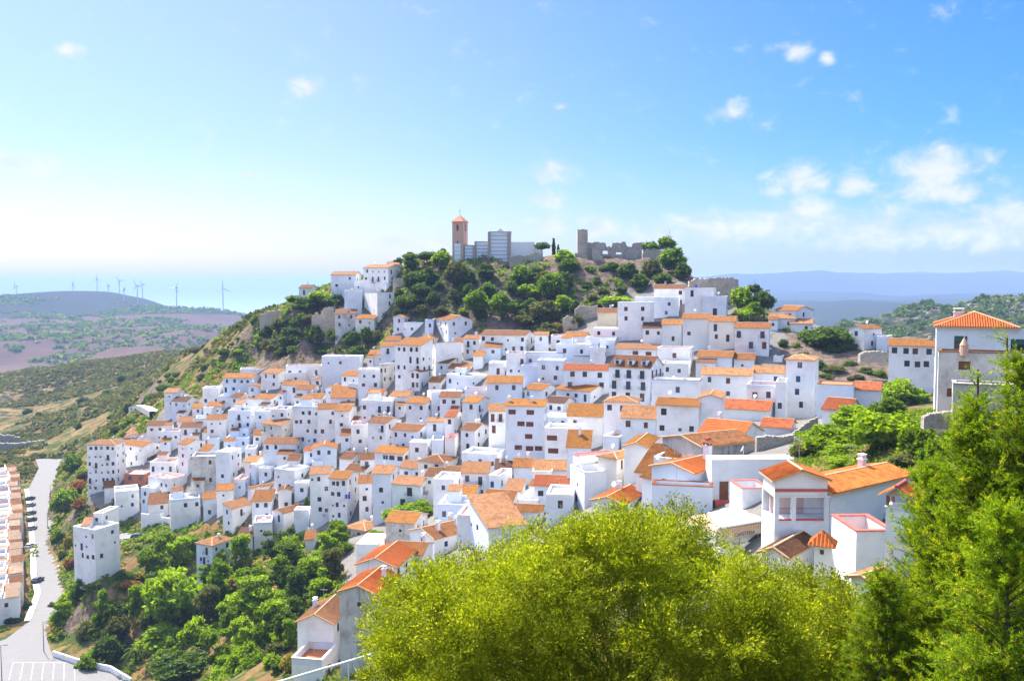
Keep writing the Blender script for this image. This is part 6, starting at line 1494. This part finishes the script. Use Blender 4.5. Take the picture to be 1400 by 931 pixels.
scatter_scrub('hillside_scrub', ground_pts(16000, 15, 75, 40, 150, lambda u, v, x, y, z: (u > 1050) & notvill(u, v, x, y), 8), 'fine green undergrowth on the bank below the stained house', R=(.3, .8), leaf=(.15, .3), mat='leaf_mid')

scatter_scrub('crag_scrub', ground_pts(12000, 250, 800, 620, 1150, lambda u, v, x, y, z: (u > 1150) & (v > 400) & (v < 500) & clump(x, y, 30, -.15), 12), 'dark bushes between the pale rocks of the crag', R=(1.5, 4.0), leaf=(2.0, 3.6), mat='leaf_dark')
scatter_scrub('far_scrub', ground_pts(16000, -2000, -200, 1100, 2700, lambda u, v, x, y, z: (u > -60) & (u < 360) & clump(x, y, 120, -.02), 14), 'dark scrub patches on the tawny far hillside', R=(2.5, 8.0), leaf=(3, 7), mat='leaf_dark')
scatter_scrub('bank_undergrowth', ground_pts(9000, -60, 60, 25, 150, lambda u, v, x, y, z: (v > 700) & ~in_poly(u, v, [(470,700),(1250,700),(1250,735),(470,735)]) & ((y < 125) | (x > 8)) & (y < np.where(x > 8, 66, 130)), 31), 'rough green undergrowth on the slope below the viewpoint', R=(.4, 1.1), leaf=(.2, .45), mat='leaf_mid')
# ------------------------------------------------------------------ the near olive-like tree, leaf by leaf
def near_tree(name, label, prof, Yc, depth, n_cl, n_leaf, leafL, leafW, mat, seed, vbot=1010, rr_=(.35, .7), droop=.25):
    """prof: upper outline (u, v) at distance Yc; clumps fill the crown below it at many distances"""
    rg = np.random.default_rng(seed); us = np.array([p[0] for p in prof]); vs = np.array([p[1] for p in prof])
    cl = []; xs = us
    umin, umax = us.min(), us.max()
    base = P(float((umin + umax) / 2), vbot, Yc); gzb = gz(base.x, base.y); root = thing(name, label, 'tree', (base.x, base.y, gzb), 0)
    tries = 0
    while len(cl) < n_cl and tries < 60000:
        tries += 1
        u = rg.uniform(umin, umax); vt = np.interp(u, us, vs); r = rg.uniform(*rr_)
        side = min(1.0, .25 + min(u - umin, umax - u) / 160.0)
        y = Yc + rg.uniform(-1, 1) * depth * side
        rp = r * F / y
        # crown surface bulges: nearer clumps sit lower
        w_ = ((y - Yc) / depth); vv = vt + rp * .85 + (1 - math.sqrt(max(0, 1 - w_ * w_))) * 130
        v = vv + (rg.random() ** 1.6) * max(0, vbot - vv)
        if u - rp * .8 < umin or u + rp * .8 > umax: continue
        if np.interp(u - rp * .7, us, vs) > v - rp * .4 or np.interp(u + rp * .7, us, vs) > v - rp * .4: continue
        cl.append((*P(float(u), float(v), float(y)), r))
    cl = np.array(cl); w = cl[:, 3] ** 2; cnt = rg.multinomial(n_leaf, w / w.sum())
    idx = np.repeat(np.arange(len(cl)), cnt); n = len(idx)
    d = unit(rg.normal(size=(n, 3))); d[:, 2] = np.where(rg.random(n) < .6, np.abs(d[:, 2]), d[:, 2])
    # leaves sit along twigs: few twig directions per clump
    ntw = 46; tw = unit(rg.normal(size=(len(cl), ntw, 3)) + np.array([0, 0, .35])); ti = rg.integers(0, ntw, n)
    tdir = tw[idx, ti]; rad = cl[idx, 3] * (.25 + .95 * rg.random(n) ** .6)
    pos_ = cl[idx, :3] + tdir * rad[:, None] + rg.normal(size=(n, 3)) * (.035 + .03 * rg.random((n, 1))) * (Yc / 16)
    ax = unit(tdir * .9 + rg.normal(size=(n, 3)) * .55 + np.array([0, 0, .15]))
    sd_ = unit(np.cross(ax, unit(rg.normal(size=(n, 3)))))
    ct = rg.random(len(cl)) * .75; tt = np.stack([np.clip(ct[idx] + rg.random(n) * .35, 0, 1), (rg.random(n) < .28) * rg.random(n)], 1)
    L = leafL * rg.uniform(.6, 1.25, n); W = leafW * rg.uniform(.7, 1.3, n)
    me = quad_mesh('crown', pos_, ax, sd_, L, W, tt, mat)
    o = bpy.data.objects.new('crown', me); C.objects.link(o); o.parent = root; o.location = (-base.x, -base.y, -gzb)
    b = MB(); hub = Vector((base.x, base.y, P(0, vbot - 40, Yc).z)); tz = Vector((base.x, base.y, gzb - .5))
    b.tube(tz, hub, .22, .17, 9)
    for k in range(0, len(cl), 4):
        e = Vector(cl[k, :3]); m_ = hub.lerp(e, .5) + Vector((rg.uniform(-.2, .2), rg.uniform(-.2, .2), rg.uniform(-.35, -.05)))
        b.tube(hub, m_, .04, .02, 5); b.tube(m_, e, .02, .006, 5)
    tk = b.build('trunk', 'bark', root); tk.location = (-base.x, -base.y, -gzb)
    return root
near_tree('broadleaf_tree', 'huge bright yellow-green tree filling the lower middle foreground', [(478,935),(486,895),(505,850),(492,822),(520,795),(560,772),(600,752),(650,748),(690,730),(712,712),(752,708),(790,690),(830,688),(880,688),(920,688),(962,672),(985,705),(1000,735),(1050,758),(1110,768),(1165,795),(1190,830),(1225,870),(1240,935)], 16.5, 2.6, 320, 620000, .072, .022, 'leaf_near', 3)

# feathery conifers at the right edge
def conifer(name, label, u, vtop, vbot, Y, rbot, n_br, seed, mat='leaf_conifer', bare=0.0, dens=900, sw=.011, lean=0):
    rg = np.random.default_rng(seed); base = P(u, vbot, Y); top = P(u + lean, vtop, Y); gzb = gz(base.x, base.y)
    if gzb > base.z: gzb = base.z - 1
    root = thing(name, label, 'tree', (base.x, base.y, gzb), 0); Hh = top.z - base.z
    b = MB(); b.tube((base.x, base.y, gzb - .3), base, .16, .13, 8); 
    segs = 8; pp = [Vector(base).lerp(Vector(top), k / segs) for k in range(segs + 1)]
    for k in range(segs): b.tube(pp[k], pp[k + 1], .12 * (1 - k / segs) + .012, .12 * (1 - (k + 1) / segs) + .012, 7)
    cen, ax, tn = [], [], []
    for k in range(n_br):
        s = (rg.random() ** .8); s = min(.995, s * (1 - .0)); p0 = np.array(Vector(base).lerp(Vector(top), float(s)))
        a_ = rg.random() * 6.283; L = (rbot * (1 - s) ** .75 + .12) * rg.uniform(.55, 1.1); el = rg.uniform(.15, .85)
        dr = np.array([math.cos(a_) * math.cos(el), math.sin(a_) * math.cos(el), math.sin(el)])
        tipd = unit(dr + np.array([0, 0, .35])); e = p0 + dr * L
        b.tube(p0, e, .02 * (1 - s) + .006, .004, 4, cap=False)
        if s > 1 - bare and rg.random() < .6: continue
        nt_ = max(3, int(L / .10)); tc_ = rg.random()
        for j in range(nt_):
            f = .12 + .88 * (j + rg.random()) / nt_; q0 = p0 + dr * L * f
            td = unit(dr * .8 + rg.normal(size=3) * .65 + np.array([0, 0, .3])); tl = rg.uniform(.14, .34) * (1.15 - .5 * f)
            m_ = int(dens * tl * .22) + 4
            tt = rg.random(m_); pc_ = q0 + td * (tt * tl)[:, None] + rg.normal(size=(m_, 3)) * .012
            nd = unit(td * .9 + rg.normal(size=(m_, 3)) * .6); cen.append(pc_ + nd * .02); ax.append(nd)
            yel = (rg.random() < .13); tn.append(np.stack([np.clip(tc_ * .5 + rg.random(m_) * .6, 0, 1), np.where(yel, rg.random(m_), (rg.random(m_) < .06) * rg.random(m_))], 1))
    cen, ax, tn = np.concatenate(cen), np.concatenate(ax), np.concatenate(tn); n = len(cen)
    sd_ = unit(np.cross(ax, unit(rg.normal(size=(n, 3)))))
    me = quad_mesh('crown', cen, ax, sd_, rg.uniform(.03, .065, n), sw, tn, mat)
    o = bpy.data.objects.new('crown', me); C.objects.link(o); o.parent = root; o.location = (-base.x, -base.y, -gzb)
    tk = b.build('trunk', 'bark', root); tk.location = (-base.x, -base.y, -gzb); print(name, n)
    return root
conifer('conifer', 'tall feathery conifer cut by the right edge of the view', 1402, 495, 1130, 12.0, 1.75, 560, 1)
conifer('conifer', 'broad yellow-green conifer in front of the stained house, second from the right edge', 1325, 552, 1120, 12.6, 1.7, 520, 2, lean=6)
conifer('conifer', 'conifer whose tip stands before the shrub bank', 1272, 640, 1120, 13.4, 1.6, 430, 3, lean=4)
conifer('conifer', 'low spreading conifer touching the big near tree', 1205, 790, 1120, 13.0, 1.15, 300, 4)
conifer('conifer', 'conifer low in the right corner of the view', 1375, 700, 1200, 10.5, 1.6, 420, 7)
conifer('conifer_sapling', 'thin bare-tipped young conifer in front of the annexe', 1337, 505, 1050, 13.6, .8, 110, 5, bare=.5, dens=600)
conifer('conifer_sapling', 'taller thin conifer shoot before the right window of the stained house', 1377, 462, 1050, 13.2, .8, 130, 6, bare=.25, dens=700)
# ------------------------------------------------------------------ labels that single things out
def near_pt(s): h = by_label(s); return h['u'], h['v']
ANCH = [(s, n) for s, n in [
 ('five-storey white block with pale hipped', 'the five-storey block on the far corner'), ('narrow white tower house', 'the narrow tower house'), ('salmon coloured roof terrace', 'the salmon roof terrace'), ('ruined barn', 'the ruined barn'),
 ('broad tan hipped roof', 'the big tan hipped roof'), ('detached white apartment house with', 'the detached apartment house'), ('two-tone orange roof', 'the two-tone orange roof'), ('viewpoint path', 'the viewpoint path'),
 ('tall white cube house', 'the tall white cube house'), ('pink tiled roof rising', 'the tall pink-roofed house by the trees'), ('french windows', 'the french-windowed house'), ('three wide windows under', 'the house with three wide windows'),
 ('broad brown hipped roof', 'the brown hipped roof mid-slope'), ('red and blue laundry', 'the laundry terrace'), ('brown pergola', 'the pergola terrace'), ('twin chimneys', 'the dark-edged golden roof'), ('mottled brown roof', 'the mottled roof with tall chimneys'),
 ('blank white wall of the uppermost', 'the long blank wall under the cliff'), ('four-storey white block', 'the four-storey block'), ('below the church cliff', 'the big gable below the church'), ('trees below the church', 'the long roof below the church'),
 ('arched loggia', 'the small arched loggia'), ('dark pergola frame', 'the dark pergola frame'), ('half dark brown', 'the half dark, half golden roof'), ('plain tan end wall', 'the tan end wall'), ('big five-storey white block', 'the big brown-shuttered block'),
 ('largest golden roof', 'the largest golden roof'), ('low pale yellow roof', 'the low pale yellow roof'), ('three dormers', 'the dormered house'), ('tall blank white house', 'the tall blank house under the castle'), ('uppermost white house', 'the uppermost brown-roofed house'),
 ('eastern half', 'the weathered cream house'), ('dark trimmed terrace', 'the dark trimmed terrace'), ('ragged pale tan', 'the ragged tan roof'), ('square white tower house', 'the square tower house'), ('round arched', 'the round arched terrace'),
 ('above the old grey wall', 'the broad roof above the grey wall'), ('blank wall and red-edged', 'the large blank terrace house'), ('brown striped roof', 'the striped slanting roof'), ('high white wall house', 'the high white wall with the brown door'), ('rooftop water tank', 'the water-tank house'),
 ('next to the rocky crag', 'the yellow-roofed three-storey house'), ('highest white house on the spur', 'the highest house on the spur'), ('fortress-like', 'the fortress-like church house'), ('sunken brown roof', 'the sunken roof on the cliff'), ('clean flat roof', 'the small clean flat roof'),
 ('orange door onto', 'the house with the orange door'), ('large white house with a long bright orange roof', 'the large near orange roof'), ('weather-stained old house', 'the weather-stained house')]]
AP = [(*near_pt(s), n, by_label(s)) for s, n in ANCH]
EXTRA = [(631, 340, 'the bell tower'), (796, 335, 'the broken castle tower'), (840, 345, 'the castle wall'), (77, 885, 'the road junction palms'), (60, 700, 'the far road bend'), (215, 890, 'the stair railing'), (380, 428, 'the spur wall remnant'), (60, 620, 'the dark valley retaining wall'), (180, 728, 'the lane with parked cars'), (740, 360, 'the low hilltop wall'), (975, 390, 'the high town wall'), (155, 540, 'the empty slope west of the path'), (300, 470, 'the bare shoulder of the left flank'), (130, 520, 'the brown hill beyond')]
def sector(du, dv):
    an = math.degrees(math.atan2(-dv, du)) % 360
    return ['right of', 'up-right of', 'above', 'up-left of', 'left of', 'down-left of', 'below', 'down-right of'][int((an + 22.5) // 45) % 8]
RK = ['nearest', 'second nearest', 'third nearest', 'fourth nearest', 'fifth nearest', 'sixth nearest', 'seventh nearest', 'eighth nearest', 'ninth nearest', 'tenth nearest', 'eleventh nearest', 'twelfth nearest']
WD = {'white_plaster': 'white', 'cream_plaster': 'cream', 'stained_plaster': 'stained', 'old_plaster': 'grey', 'blue_plaster': 'pale blue', 'wall_stone': 'stone', 'tan_plaster': 'tan', 'brick_red': 'brick'}
def hdesc(h):
    w_ = WD.get(h['wall'], 'white')
    if h['roof'] == 'flat': return '%s flat-roofed house' % w_
    return '%s house with %s %s roof' % (w_, ROOFW[h['rc']], ROOFN[h['roof']])
def assign(items, desc, anchors):
    pool = []
    for it in items:
        b_ = min((a for a in anchors if a[3] is not it), key=lambda a: math.hypot(a[0] - it['u'], a[1] - it['v']))
        pool.append((it, b_))
    for it, b_ in pool:
        if it.get('lab'): continue
        s = sector(it['u'] - b_[0], it['v'] - b_[1]); d0 = math.hypot(b_[0] - it['u'], b_[1] - it['v'])
        rank = sum(1 for o_ in items if o_ is not it and desc(o_) == desc(it) and sector(o_['u'] - b_[0], o_['v'] - b_[1]) == s and math.hypot(b_[0] - o_['u'], b_[1] - o_['v']) < d0)
        it['o']['label'] = '%s, %s %s %s' % (desc(it), RK[min(rank, 11)], s, b_[2])
assign(HOUSES, hdesc, AP)
TW = {'leaf_dark': 'dark green', 'leaf_mid': 'mid green', 'leaf_light': 'bright green', 'leaf_yellow': 'yellow', 'leaf_olive': 'olive green', 'leaf_rust': 'rust brown'}
KW = {'tree': 'rounded tree', 'pine_tree': 'pine', 'cypress_tree': 'slim cypress', 'umbrella_pine': 'umbrella pine', 'shrub': 'shrub'}
def tdesc(t):
    sz = 'small ' if t['rx'] < 9 and t['kind'] != 'cypress_tree' else 'large ' if t['rx'] > 22 else ''
    return sz + TW[t['mat']] + ' ' + KW[t['kind']]
assign(TREES, tdesc, AP + [(u, v, n, None) for u, v, n in EXTRA])
for it in HOUSES + TREES:
    l_ = it['o']['label']
    if len(l_.split()) > 16:
        for w_ in (' gabled', ' hipped', ' lean-to', ' nearest', ' by the trees', ' under the cliff', ' under the castle'):
            if len(l_.split()) > 16 and w_ in l_: l_ = l_.replace(w_, '', 1)
        it['o']['label'] = l_
seen = {}
for o in list(scene.objects):
    l_ = o.get('label')
    if o.parent is None and l_:
        seen.setdefault(l_, []).append(o.name)
dup_ = {k: v for k, v in seen.items() if len(v) > 1}
print('LONG', [o['label'] for o in scene.objects if o.parent is None and o.get('label') and len(o['label'].split()) > 16][:12])
print('duplicate labels', len(dup_), list(dup_.items())[:10])
